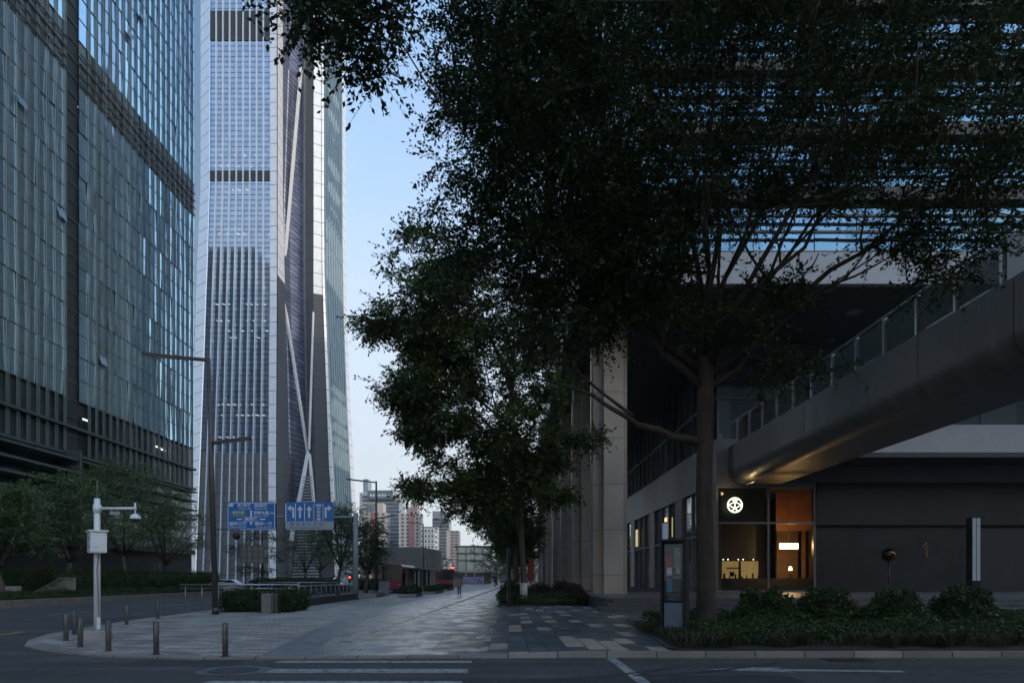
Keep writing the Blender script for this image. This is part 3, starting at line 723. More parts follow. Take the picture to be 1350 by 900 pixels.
# ================================================================== HEDGES, SHRUBS, BEDS
def hedge(name, x0, x1, y0, y1, z0, z1, label, seed, n, m='leaf_hedge', ls=.09, cat='hedge', group=None, kind=None, rough=.08):
    r = np.random.default_rng(seed)
    core = MB().box(x0 + .12, x1 - .12, y0 + .12, y1 - .12, z0, z1 - .12)
    lx_, ly_, lz_ = x1 - x0, y1 - y0, z1 - z0
    areas = np.array([lx_ * lz_, ly_ * lz_, ly_ * lz_, lx_ * ly_]); nn = (n * areas / areas.sum()).astype(int)
    P = []
    u = lambda k, a, b: r.uniform(a, b, k)
    P.append(np.stack([u(nn[0], x0, x1), np.full(nn[0], y0), u(nn[0], z0, z1)], 1))
    P.append(np.stack([np.full(nn[1], x0), u(nn[1], y0, y1), u(nn[1], z0, z1)], 1))
    P.append(np.stack([np.full(nn[2], x1), u(nn[2], y0, y1), u(nn[2], z0, z1)], 1))
    P.append(np.stack([u(nn[3], x0, x1), u(nn[3], y0, y1), np.full(nn[3], z1)], 1))
    P = np.concatenate(P)
    wob = np.sin(P[:, 0] * 2.3 + P[:, 1] * 1.7) * .5 + np.sin(P[:, 0] * 5.1 - P[:, 1] * 3.9 + 1) * .5
    P[:, 2] += wob * rough * (P[:, 2] > z0 + .5 * lz_) * .8
    P += r.normal(size=P.shape) * rough * .8
    o = leaf_mesh(name, leaf_arrays(P, ls, r, .2, .5), M[m], None, core)
    return tag(o, label, cat, group, kind)
hedge('hedge', -31.3, -29.9, 46, 71, .38, 2.05, 'long clipped hedge behind the far kerb, under the airy trees', 71, 26000, ls=.11, rough=.12)
hedge('hedge', -34.6, -33.4, 42, 52, .14, 2.1, 'short clipped hedge at the far left, behind the stone parapet', 72, 9000, ls=.11, rough=.12)
hedge('ground_cover', -28.9, -27.5, 18, 71, .38, .72, 'low green ground cover strip along the far kerb', 73, 22000, ls=.11, cat='ground cover', kind='stuff', rough=.1)
hedge('hedge', -13.2, -10.0, 31.3, 34.2, .05, .92, 'low leafy hedge beside the stone litter bin', 74, 9000, ls=.11, rough=.1)
hedge('hedge', -30, -20.2, 80, 82, .1, 1.55, 'clipped hedge on the road island under the notice board', 75, 6000, ls=.13, rough=.1)
hedge('hedge', -19.5, -13, 88, 90, .1, 1.5, 'clipped dark hedge behind the railing near the red signal', 76, 4500, ls=.13, rough=.1)

# planter by the colonnade
pl = [(-.55, 37), (4.1, 37.2), (4.3, 39), (3.9, 128), (-.4, 128)]
struct(MB().add([(a, b, .17) for a, b in pl], [tuple(range(5))]).build('planting_soil', M['soil']))
struct(kerb_strip([(-.55, 128), (-.55, 37), (4.1, 37.2)], .15, .0, .2, -1).build('bed_kerb', M['dark_stone']))
hedge('ground_cover', -.4, 4.0, 37.3, 62, .15, .62, 'low green ground cover filling the bed at the colonnade', 77, 26000, ls=.11, cat='ground cover', kind='stuff', rough=.09)
def shrub(x, y, z0, rx, rz, label, seed, m='leaf_hedge', n=5000, ls=.1, group=None):
    r = np.random.default_rng(seed)
    d = r.normal(size=(n, 3)); d /= np.linalg.norm(d, axis=1)[:, None]; d[:, 2] = np.abs(d[:, 2]) * 1.0 - .15
    d = d * (1 + .14 * np.sin(np.arctan2(d[:, 1], d[:, 0]) * 2 + seed * 1.7)[:, None])
    lump = 1 + .13 * np.sin(d[:, 0] * 7 + seed) * np.sin(d[:, 1] * 6 + 2 * seed) + .06 * np.sin(d[:, 2] * 11)
    P = np.array([x, y, z0 + rz * .15]) + d * np.array([rx, rx, rz]) * (lump * r.uniform(.72, 1.04, n))[:, None]
    core = MB().sphere((x, y, z0), rx * .72, 12, 6, rz / rx, 0., 1.)
    return tag(leaf_mesh('shrub', leaf_arrays(P, ls, r, .1, .45), M[m], None, core), label, 'shrub', group)
shrub(.15, 41, .3, .85, 1.15, 'big rounded green shrub at the corner of the colonnade bed by the dark light column', 81)
shrub(1.9, 40.5, .3, .75, 1.0, 'rounded purple-brown shrub beside the whitewashed trunk', 82, 'leaf_purple', 3800)
shrub(3.35, 42.5, .3, .8, 1.1, 'small grey-purple shrub in front of the second column', 83, 'leaf_purple', 3200)
shrub(3.75, 38.3, .3, .85, .95, 'dark purple-leaved round shrub at the right end of the colonnade bed', 84, 'leaf_purple', 4200)

# right planter
struct(MB().add([(a, b, .13) for a, b in ((3.4, 14.1), (150, 14.2), (150, 24), (4.2, 24))], [(0, 1, 2, 3)]).build('planter_soil', M['soil']))
struct(kerb_strip([(4.25, 24), (3.42, 14.12)], .1, .1, .17, 1).build('planter_edging', M['dark_stone']))
def ground_cover(name, x0, x1, y0, y1, h, n, m, ls, label, seed, cat='ground cover'):
    r = np.random.default_rng(seed)
    P = np.stack([r.uniform(x0, x1, n), r.uniform(y0, y1, n), np.zeros(n)], 1)
    hh = h * (.72 + .38 * np.sin(P[:, 0] * 1.9 + np.sin(P[:, 1] * 2.2)) * np.cos(P[:, 1] * 1.3) + .18 * np.sin(P[:, 0] * 5.3 + 1))
    P[:, 2] = .14 + hh * r.uniform(0, 1, n) ** .5
    return tag(leaf_mesh(name, leaf_arrays(P, ls, r, .2, .42), M[m]), label, cat, None, 'stuff')
ground_cover('ground_cover', 4.6, 22, 15.0, 23.6, .42, 60000, 'leaf_hedge', .12, 'dark green ground cover filling the right planter', 85)
# grass blades along the planter's front
r = np.random.default_rng(86); n = 9000
cxs = r.uniform(3.6, 20, 140); bxs = np.concatenate([cxs[r.integers(0, 140, 6500)] + r.normal(size=6500) * .09, r.uniform(3.6, 4.7, 2500)]); bys = np.concatenate([14.3 + np.abs(np.sin(bxs[:6500] * 2.7)) * .5 + r.uniform(0, .5, 6500), r.uniform(14.3, 19.5, 2500)])
hgt = r.uniform(.12, .34, n); ang = r.uniform(0, 6.283, n); le = hgt * r.uniform(.3, 1.1, n)
B = np.stack([bxs, bys, np.full(n, .13)], 1); T = B + np.stack([np.cos(ang) * le, np.sin(ang) * le, hgt], 1)
Wd = np.stack([-np.sin(ang), np.cos(ang), np.zeros(n)], 1) * .012
Mi = (B * .45 + T * .55) + np.array([0, 0, 1]) * (hgt * .18)[:, None]
tag(leaf_mesh('grass', np.stack([B - Wd, Mi - Wd * .8, T, Mi + Wd * .8], 1).reshape(-1, 3), M['grass']), 'long thin grass tufts along the front kerb of the right planter', 'grass', None, 'stuff')
SH = 'clipped round shrubs in the right planter'
for i, (px, w_, lab) in enumerate(((1008, .82, 'round shrub nearest the big tree trunk in the right planter'), (1088, .92, 'round shrub second from the trunk, below the lit lobby window edge'),
                                   (1180, 1.12, 'wide round shrub below the mirror ball in the right planter'), (1270, .98, 'tall round shrub at the foot of the pale light column'))):
    yy = 20.2 + (i % 2) * .3
    shrub(X(px, yy), yy, .25, w_, .98 + .06 * (i == 3), lab, 90 + i, 'leaf_hedge', 6500, .11, SH)

# ================================================================== LEFT OFFICE BLOCK
FX = -40.0                       # plane of its street front
lob = thing('office_block', (FX, 55, 0), 'wide teal glass office block with close vertical fins filling the left edge', 'building')
M['lob_glass'] = panel_glass('teal_curtain_glass', (.46, .74, .98), .86, .05, (50, 1.18, 60), .3, .25)
M['lob_dark'] = panel_glass('dark_plant_glass', (.05, .08, .09), .3, .12, (50, 1.7, 4.2), .5)
M['lob_fin'] = mat('pale_aluminium_fin', (.15, .20, .225), .4, metal=.5, var=.08, vs=.4)
M['lob_rail'] = mat('dark_transom', (.06, .085, .095), .5, metal=.3, var=.1)
M['lob_core'] = mat('block_core', (.035, .04, .042), .7, var=.1)
HL = 112.
MB().box(-75, FX - .35, -20, 87, 0, HL).build('core', M['lob_core'], lob)
def panes(y0, y1, z0, z1, dy, dz, x, rg, tilt=.012):
    mb = MB(); ny = max(1, round((y1 - y0) / dy)); nz = max(1, round((z1 - z0) / dz))
    for i in range(ny):
        for j in range(nz):
            a, b = y0 + (y1 - y0) * i / ny, y0 + (y1 - y0) * (i + 1) / ny
            c, d = z0 + (z1 - z0) * j / nz, z0 + (z1 - z0) * (j + 1) / nz
            tx_, tz_ = rg.normal() * tilt * dy * .5, rg.normal() * tilt * dz * .5
            mb.quad((x + tx_ + tz_, a, c), (x - tx_ + tz_, b, c), (x - tx_ - tz_, b, d), (x + tx_ - tz_, a, d))
    return mb
rg = np.random.default_rng(3)
RY0, RY1 = 61.8, 63.6             # dark vertical recess
fl = 4.2; floors = [18 + fl * i for i in range(23)]
for i, zf in enumerate(floors):
    top = min(zf + fl, HL)
    dark = (zf < 51.3 and zf + fl > 47.5)
    mb = panes(14.24, RY0, zf, top, 1.18, fl, FX, rg); 
    mb2 = panes(RY1, 86.9, zf, top, 1.18, fl, FX, rg)
    mb.add(mb2.v, mb2.f)
    mb.build('window_band', M['lob_dark'] if dark else M['lob_glass'], lob)
mb = panes(14, RY0, 12.9, 18, 1.7, 5.1, FX - .3, rg); m2 = panes(RY1, 86.9, 12.9, 18, 1.7, 5.1, FX - .3, rg); mb.add(m2.v, m2.f)
mb.build('tall_window_band', M['lob_dark'], lob)
mb = panes(14, 86.9, 5.2, 12.9, 1.7, 2.6, FX - .3, rg); mb.build('podium_glazing', panel_glass('podium_glass', (.07, .11, .125), .5, .1, (50, 1.7, 2.6), .5, .25), lob)
# vertical fins: thin pairs, every other one deeper
fn = MB()
y_ = 14.2; k_ = 0
while y_ < 87:
    if not (RY0 - .3 < y_ < RY1 + .3):
        dp = .13
        fn.box(FX + .02, FX + dp, y_ - .045, y_ + .045, 12.9, HL)
        fn.box(FX + .02, FX + .09, y_ + .26, y_ + .33, 12.9, HL)
    y_ += 1.18; k_ += 1
fn.build('fin', M['lob_fin'], lob)
tr_ = MB()
for i, zf in enumerate(floors):
    for dz, h_ in ((0, .09), (2.1, .035)):
        tr_.box(FX + .01, FX + .05, 14, RY0, zf + dz, zf + dz + h_); tr_.box(FX + .01, FX + .05, RY1, 86.95, zf + dz, zf + dz + h_)
for zz in (12.9, 15.4): tr_.box(FX - .28, FX + .3, 14, 86.95, zz - .12, zz + .12)
tr_.build('transom', M['lob_rail'], lob)
MB().box(FX - .34, FX - .1, RY0, RY1, 5, HL).build('recess', mat('recess_glass', (.012, .022, .028), .5, var=.2, spec=.3), lob)
rl_ = MB()
for i in range(60): rl_.box(FX - .1, FX - .02, RY0 + .1, RY1 - .1, 13 + i * 1.65, 13.1 + i * 1.65)
rl_.build('recess_louvre', M['lob_rail'], lob)
pl_ = MB()
for zf in (47.6, 48.5, 49.4, 50.3): pl_.box(FX + .14, FX + .2, 14, RY0, zf, zf + .14); pl_.box(FX + .14, FX + .2, RY1, 86.9, zf, zf + .14)
pl_.build('plant_louvre', M['black'], lob)
lv = MB()
for i in range(7):
    z = 5.2 + i * 1.15
    lv.box(FX - .2, FX + 1.5, 14, 61.3, z, z + .22)
    if i > 2: lv.box(FX - .2, FX + .5, RY1, 86.8, z + .3, z + .46)
lv.box(FX - .2, FX + 1.55, 61.3, 61.6, 4.6, 13.1)
lv.build('podium_louvre', M['lob_rail'], lob)
gc = MB()
for i in range(16): gc.box(FX - 1.6, FX - .8, 16 + i * 4.7, 16.9 + i * 4.7, 0, 4.9)
gc.box(FX - 3, FX + .2, 14, 86.8, 4.6, 5.15)
gc.build('ground_floor_column', M['dark_stone'], lob)
# a few tilted open vents
VG = panel_glass('vent_glass', (.10, .17, .2), .5, .2)
for (y0, z0) in ((60.2, 33.5), (66.4, 22.4), (71.4, 58.2), (73.5, 62), (55.2, 40)):
    ov = MB(); ov.add([(FX + .2, y0, z0 + .9), (FX + .2, y0 + 1.1, z0 + .9), (FX + .42, y0 + 1.1, z0 + .1), (FX + .42, y0, z0 + .1)], [(0, 1, 2, 3)]); ov.build('open_vent', VG, lob)
lw = MB()
for (y0, z0) in ((64.6, 16.6), (78, 16.6), (79.2, 16.5), (62.9, 45.6)):
    lw.box(FX - .29, FX - .27, y0, y0 + 1.0, z0, z0 + .16)
lw.build('ceiling_light', emis('office_light', (1, .95, .8), .35), lob)

# ================================================================== TALL TOWER
tow = thing('skyscraper', (-80, 240, 0), 'very tall slate-blue glass skyscraper with pale flared corner columns and diagonal braces', 'building')
ROW = [-500, -30, 240, 340, 390, 480, 600, 660, 765]
def prof(vals):                                   # px per ROW -> function of z
    zz = [Z(p, 226) for p in ROW]
    return lambda z: float(np.interp(z, zz[::-1], vals[::-1]))
PX = {
 'A0': prof([252, 252, 252, 250, 249, 247, 244, 242, 238]),
 'A':  prof([265.5, 265.5, 265.5, 261, 259.5, 257.5, 255, 253, 249]),
 'B':  prof([277.5, 277.5, 277, 274, 272, 269, 264.5, 262, 258]),
 'C':  prof([357, 357, 357, 357, 357, 356, 355, 355, 355]),
 'D':  prof([366, 366, 366, 366, 366, 365.5, 365, 365, 365]),
 'E':  prof([373, 373, 373, 375, 376.5, 379, 381, 381, 381]),
 'G':  prof([399, 399, 399, 399.5, 400, 402, 404.5, 405, 405.5]),
 'G2': prof([402.5, 402.5, 402.5, 402.5, 403, 404.5, 407, 408, 408]),
 'H':  prof([413.5, 413.5, 413.5, 413.3, 413.3, 413.5, 415.5, 417, 418]),
 'J':  prof([425, 425, 425, 425.7, 427, 430, 434, 437, 442]),
 'K':  prof([427.5, 427.5, 427.5, 428.2, 430, 433.5, 438.5, 441.5, 447]),
 'R0': prof([451.5, 451.5, 452, 453.5, 455, 457.5, 462.5, 465, 469]),
 'Rr': prof([456, 456, 456.5, 458, 459.5, 462, 467.5, 470, 474]),
}
DY = {'A0': 262, 'A': 229, 'B': 225, 'C': 225, 'D': 224.6, 'E': 232, 'G': 243, 'G2': 239, 'H': 238, 'J': 239.5, 'K': 240, 'R0': 268, 'Rr': 273}
def tp(k, z, off=0.): 
    y = DY[k]; return np.array([X(PX[k](z), y), y - off, z])
ZT = 310.
zl_all = sorted(set([0.] + [Z(p, 226) for p in ROW if Z(p, 226) > 0] + list(np.arange(5, ZT, 9.0)) + [ZT]))
def zl(z0, z1): return [z0] + [z for z in zl_all if z0 + .5 < z < z1 - .5] + [z1]
def strip(ka, kb, z0=0., z1=ZT, off=0., t0=0., t1=1.):
    mb = MB(); L = zl(z0, z1); vs = []; fs = []
    for z in L:
        a, b = tp(ka, z, off), tp(kb, z, off); vs += [a + (b - a) * t0, a + (b - a) * t1]
    for i in range(len(L) - 1): fs.append((2 * i, 2 * i + 1, 2 * i + 3, 2 * i + 2))
    return mb.add(vs, fs)
def zlines(m, step, w, c, off=0.):
    """thin dark floor joints in a facade material"""
    n, l = nt(m); b = n['Principled BSDF']
    g = n.new('ShaderNodeNewGeometry'); s = n.new('ShaderNodeSeparateXYZ'); l.new(g.outputs['Position'], s.inputs[0])
    q = n.new('ShaderNodeMath'); q.operation = 'FLOORED_MODULO'; q.inputs[1].default_value = step; l.new(s.outputs['Z'], q.inputs[0])
    k = n.new('ShaderNodeMath'); k.operation = 'LESS_THAN'; k.inputs[1].default_value = w; l.new(q.outputs[0], k.inputs[0])
    old = b.inputs['Base Color'].links[0].from_socket
    mx = n.new('ShaderNodeMix'); mx.data_type = 'RGBA'; l.new(k.outputs[0], mx.inputs['Factor']); l.new(old, mx.inputs['A']); mx.inputs['B'].default_value = (*c, 1)
    l.new(mx.outputs['Result'], b.inputs['Base Color']); return m
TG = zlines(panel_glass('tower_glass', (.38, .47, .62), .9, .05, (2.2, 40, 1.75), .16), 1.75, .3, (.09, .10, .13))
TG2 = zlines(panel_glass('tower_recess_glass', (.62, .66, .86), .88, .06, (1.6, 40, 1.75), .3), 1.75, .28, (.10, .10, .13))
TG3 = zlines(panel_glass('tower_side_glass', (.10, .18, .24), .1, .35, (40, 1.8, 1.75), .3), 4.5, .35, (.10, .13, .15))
TST = joint_stone('tower_steel', (.76, .80, .84), 4.5, 0, .22, rough=.38, var=.08, metal=.2)
TSTD = joint_stone('tower_dark_cladding_and_reflection', (.05, .058, .07), 4.5, 0, .12, rough=.5, var=.12)
TBASE = joint_stone('tower_base_stone', (.15, .145, .14), 4.5, 2, .25, rough=.6, var=.15)
TFIN = mat('tower_fin', (.58, .70, .80), .35, metal=.3, var=.05)
TDK = mat('tower_plant_louvre', (.03, .033, .04), .5, var=.1)
ZB = 42.8
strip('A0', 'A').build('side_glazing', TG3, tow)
strip('A', 'B', off=.6).build('corner_column', TST, tow)
nb = 9
for z0 in np.arange(ZB, 250, 27.0):
    strip('B', 'C', z0, min(z0 + 27., 250)).build('curtain_wall', TG, tow)
strip('B', 'C', 0, ZB).build('base_wall', TBASE, tow)
fb = MB()
for i in range(1, nb):
    t = i / nb
    w = .0075
    s_ = strip('B', 'C', 0, 250, 1.0, t - w, t + w); fb.add(s_.v, s_.f)
    s_ = MB(); L = zl(0, 250); vs = []
    for sgn in (-1, 1):
        vs = []
        for z in L:
            a, b = tp('B', z), tp('C', z); p = a + (b - a) * (t + sgn * w); vs += [p, p - np.array([0, 1.0, 0])]
        fb.add(vs, [(2 * q, 2 * q + 1, 2 * q + 3, 2 * q + 2) for q in range(len(L) - 1)])
fb.build('fin', TFIN, tow)
for z0, z1 in ((Z(57, 226), Z(20, 226)), (Z(241, 226), Z(230, 226))):
    mb = MB()
    for j in np.arange(z0, z1, .9):
        s_ = strip('B', 'C', j, j + .62, .35); mb.add(s_.v, s_.f)
    s_ = strip('B', 'C', z0, z1, .2); mb.add(s_.v, s_.f)
    mb.build('plant_louvre', TDK, tow)
strip('C', 'D', off=.8).build('corner_column', TST, tow)
strip('D', 'E', Z(368, 228), ZT).build('column_flank', TST, tow)
strip('D', 'E', 0, Z(368, 228)).build('column_flank', TSTD, tow)  # dark reflection of a neighbouring building painted into the flank colour
strip('E', 'G', 20, ZT).build('recess_glazing', TG2, tow)
strip('E', 'G', 0, 20).build('recess_base', TBASE, tow)
strip('G', 'G2').build('column_edge', TST, tow)
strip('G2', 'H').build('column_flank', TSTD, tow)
strip('H', 'J', Z(388, 239), ZT).build('corner_column', TST, tow)
strip('H', 'J', 0, Z(388, 239)).build('column_flank', TSTD, tow)  # lower part of the column: its dark reflection is put into the colour
strip('J', 'K', 0, ZT, .4).build('column_edge', TST, tow)
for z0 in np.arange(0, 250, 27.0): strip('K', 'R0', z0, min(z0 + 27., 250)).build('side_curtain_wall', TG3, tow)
fb = MB()
for i in range(1, 8):
    t = i / 8
    L = zl(0, 250); vs = []
    for z in L:
        a, b = tp('K', z), tp('R0', z); p = a + (b - a) * t; vs += [p, p + np.array([.33, -.15, 0])]
    fb.add(vs, [(2 * q, 2 * q + 1, 2 * q + 3, 2 * q + 2) for q in range(len(L) - 1)])
    s_ = strip('K', 'R0', 0, 250, .2, t - .02, t + .02); fb.add(s_.v, s_.f)
fb.build('side_fin', mat('tower_side_fin', (.55, .66, .72), .4, metal=.3, var=.05), tow)
strip('R0', 'Rr', 0, ZT, .6).build('corner_column', TST, tow)
bk = MB(); L = [0., ZT]
def xt(k): return X(PX[k](300), DY[k])
core = [(xt('B') + 2, 233), (xt('D') - 2, 233), (xt('D') - 1, 252), (xt('J') - 2, 252), (-78, 300), (-104, 300), (xt('A') + 3, 240)]
MB().prism([(x_, y_) for x_, y_ in core], 0, ZT - 2).build('core', M['lob_core'], tow)
def tpy(px, py, Y): return (X(px, Y), Y, Z(py, Y))
br_ = MB()
for a, b, w in ((tpy(397, 90, 238.5), tpy(376, 338, 233.), .62), (tpy(374.5, 396, 232), tpy(406, 598, 238), .7), (tpy(406, 598, 237.2), tpy(384, 712, 229), .95), (tpy(408, 598, 237.4), tpy(418, 712, 236), .7), (tpy(413.5, 412, 237.8), tpy(407.5, 592, 237.3), .4)):
    br_.beam(a, b, w, 1.6, (0, 1, 0))
br_.build('diagonal_brace', mat('white_brace', (.8, .82, .84), .4, var=.05), tow)
lvv = MB()
for i in range(34):
    z = 2 + i * 1.02; t = min(1, max(0, (z - 0) / 44)); Yl = 231.
    xa = X(384 + (404 - 384) * t, Yl); xb = X(420 - (420 - 409) * t, Yl)
    lvv.box(xa, xb, Yl, Yl + .5, z, z + .38)
lvv.build('entrance_louvre', mat('entrance_louvre_grey', (.3, .34, .38), .45, metal=.2, var=.1), tow)
MB().add([(X(382, 233), 233, 0), (X(421, 235), 235, 0), (X(407, 236.5), 236.5, 43)], [(0, 1, 2)]).build('entrance_back', TDK, tow)
# lit ceilings seen through the glass: short slanting strips
lt_ = MB(); rr = np.random.default_rng(9)
for py, x0, x1, n in ((402, 283, 350, 9), (424, 283, 352, 10), (437, 290, 356, 8), (446, 300, 345, 5), (534, 283, 350, 9), (548, 283, 350, 10), (577, 284, 340, 5), (206, 282, 352, 8), (220, 280, 352, 8), (251, 282, 340, 6), (309, 285, 330, 4)):
    for q in range(n):
        if rr.uniform() < .3: continue
        px = x0 + (x1 - x0) * (q + rr.uniform(0, .5)) / n
        z = Z(py, 225); xx = X(px, 225); ww = rr.uniform(.5, 1.3)
        ny = 225 - .06
        lt_.add([(xx, ny, z + .42), (xx + ww, ny, z + .12), (xx + ww, ny, z + .0), (xx, ny, z + .30)], [(0, 1, 2, 3)])
lt_.build('ceiling_light', emis('tower_light', (1, .93, .82), .28), tow)

# ================================================================== RIGHT BUILDING: plinth, colonnade, canopy, louvred tower
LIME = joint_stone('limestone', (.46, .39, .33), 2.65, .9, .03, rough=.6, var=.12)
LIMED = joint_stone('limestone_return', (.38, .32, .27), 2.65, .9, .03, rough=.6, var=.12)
GOLD = mat('bronze_gold', (.35, .24, .09), .35, metal=.7, var=.2)
PANEL = joint_stone('metal_band_panel', (.18, .18, .19), 50, 1, .02, ystep=4.2, rough=.42, var=.1, metal=.2)
DWALL = joint_stone('dark_wall_panel', (.022, .023, .025), 6.4, 1.0, .02, xstep=2.75, rough=.42, var=.3)
WBAND = mat('pale_fascia', (.42, .43, .46), .5, var=.06)
SOFF = mat('dark_soffit', (.06, .06, .065), .6, var=.1)
DG = panel_glass('dark_shop_glass', (.30, .36, .40), .7, .03, (2.1, 2.1, 3.4), .35, .15)
MUL = mat('dark_mullion', (.2, .205, .21), .45, metal=.4, var=.05)
PZ = .69
rb = thing('colonnade_building', (20, 60, 0), 'dark modern building with a tall stone colonnade, deep canopy and louvred glass storeys above', 'building')
pb = MB()
pb.box(4.4, 60, 31.0, 130, .10, PZ)
pb.build('plinth', M['dark_stone'], rb, bevel=.02)
stp = MB()
for i in range(3):
    stp.box(4.05 + i * .34 + (0 if i else -.0), 60, 29.9 + i * .36, 31.2 + .0 * i, .09, .12 + .19 * (i + 1) - (.003 if i == 2 else 0))
stp.build('step', mat('step_stone', (.085, .087, .09), .5, var=.2, vs=2), rb, bevel=.015)
sl_ = MB(); sl_.box(4.75, 60, 31.6, 44.6, PZ + .002, PZ + .02); sl_.build('landing', mat('landing_slab', (.12, .12, .125), .4, var=.2), rb)
for i in range(7):
    y0 = 39.4 + 12.0 * i
    c = MB()
    c.box(5.5, 6.65, y0, y0 + 1.7, PZ, 17.0)
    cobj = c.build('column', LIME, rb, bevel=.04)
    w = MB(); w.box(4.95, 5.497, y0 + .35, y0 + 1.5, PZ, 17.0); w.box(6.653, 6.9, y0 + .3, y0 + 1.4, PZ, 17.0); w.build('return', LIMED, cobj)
    g = MB(); g.box(4.87, 4.947, y0 + .7, y0 + 1.0, 8.4 + (i % 2) * .0, 15.2); g.box(6.903, 6.95, y0 + .5, y0 + .8, PZ, 17); g.build('fin', GOLD, cobj)
cn = MB()
cn.box(4.0, 60, 36.0, 130, 17.0, 18.4)
cn.build('canopy', SOFF, rb)
fs_ = MB()
for i in range(10): fs_.box(4.0 + i * 5.6, 4.0 + (i + 1) * 5.6 - .03, 35.6, 35.99, 16.95, 18.6)
for i in range(17): fs_.box(3.7, 3.99, 35.6 + i * 5.6, 35.6 + (i + 1) * 5.6 - .03, 16.95, 18.6)
fs_.build('fascia', WBAND, rb)
dl_ = MB()
for x_, y_ in ((8, 37.5), (12, 39), (16, 37.5), (20, 39.5), (26, 38.5), (32, 40)): dl_.box(x_ - .35, x_ + .35, y_ - .35, y_ + .35, 16.96, 16.998)
dl_.build('ceiling_hatch', M['grey_paint'], rb)
# side front (along the street)
SX, FY = 13.75, 45.0
MB().box(SX + .5, 60, FY + 12.5, 130, PZ, 17).build('core', M['lob_core'], rb)
MB().box(SX + .5, 60, FY + .5, FY + 12.5, 7.95, 17).build('upper_core', M['lob_core'], rb)
MB().box(SX, SX + .6, FY + .003, 129, 7.9, 10.8).build('band', PANEL, rb)
MB().box(SX + .6, 60, FY, FY + .6, 7.9, 10.8).build('band', PANEL, rb)
for i in range(8):
    y0 = FY + 1.2 + i * 10.2
    gl = MB()
    for j in range(3):
        a, b = y0 + j * 2.7, y0 + (j + 1) * 2.7
        gl.quad((SX + .25, a, PZ), (SX + .25, b, PZ), (SX + .25, b, 7.9), (SX + .25, a, 7.9))
    gl.build('shop_window', DG, rb)
    mu = MB()
    for j in range(4): mu.box(SX + .1, SX + .28, y0 + j * 2.7 - .05, y0 + j * 2.7 + .05, PZ, 7.9)
    mu.box(SX + .08, SX + .3, y0, y0 + 8.1, 4.6, 4.75)
    mu.build('window_frame', MUL, rb)
    pp = MB(); pp.box(SX + .05, SX + .5, y0 + 8.1, y0 + 10.2, PZ, 7.9); pp.build('pier', LIME, rb)
MB().box(SX + .05, SX + .5, FY + .62, FY + 1.2, PZ, 7.9).build('pier', LIMED, rb)
for (z0, z1) in ((10.8, 13.8), (13.8, 17.0)):
    p_ = panes(FY + .4, 128, z0, z1, 2.1, z1 - z0, SX + .35, rg, .006); p_.build('upper_window', DG, rb)
mu = MB()
for j in range(40): mu.box(SX + .2, SX + .42, FY + .4 + j * 2.1 - .04, FY + .4 + j * 2.1 + .04, 10.8, 17)
mu.box(SX + .15, SX + .4, FY + .4, 128, 13.7, 13.85)
mu.build('upper_window_frame', MUL, rb)
# front: two clear lobby bays, then dark wall
LX = [SX + .02, X(1013, FY), X(1074, FY)]
for i in range(2):
    g = MB()
    g.quad((LX[i], FY + .05, PZ), (LX[i + 1], FY + .05, PZ), (LX[i + 1], FY + .05, 6.55), (LX[i], FY + .05, 6.55))
    g.quad((LX[i], FY + .05, 6.55), (LX[i + 1], FY + .05, 6.55), (LX[i + 1], FY + .05, 7.9), (LX[i], FY + .05, 7.9)) if False else None
    g.build('lobby_window', M['shop_glass'], rb)
LH = Z(689, FY)
fr_ = MB()
for x_ in LX: fr_.box(x_ - .07, x_ + .07, FY - .03, FY + .12, PZ, 7.9)
fr_.box(LX[0], LX[2], FY - .02, FY + .1, LH - .06, LH + .08); fr_.box(LX[0], LX[2], FY - .02, FY + .1, 7.55, 7.9); fr_.box(LX[0], LX[2], FY - .02, FY + .1, PZ, PZ + .12)
fr_.build('lobby_frame', mat('lobby_mullion', (.2, .21, .22), .35, metal=.5, var=.05), rb)
g = MB(); g.quad((LX[0], FY + .3, LH), (LX[1] - .1, FY + .3, LH), (LX[1] - .1, FY + .3, 7.8), (LX[0], FY + .3, 7.8)); g.build('logo_panel', mat('olive_panel', (.09, .082, .055), .5, var=.1), rb)
g = MB(); g.quad((X(1023, FY + 4.6), FY + 4.6, LH - .2), (X(1082, FY + 4.6), FY + 4.6, LH - .2), (X(1082, FY + 4.6), FY + 4.6, 7.84), (X(1023, FY + 4.6), FY + 4.6, 7.84)); g.build('rust_panel', mat('rust_panel', (.42, .17, .07), .6, var=.2), rb)
# glazing above the transom
for i in range(2):
    g = MB(); g.quad((LX[i], FY + .08, 6.56), (LX[i + 1], FY + .08, 6.56), (LX[i + 1], FY + .08, 7.56), (LX[i], FY + .08, 7.56)); g.build('lobby_transom_window', M['shop_glass'], rb)
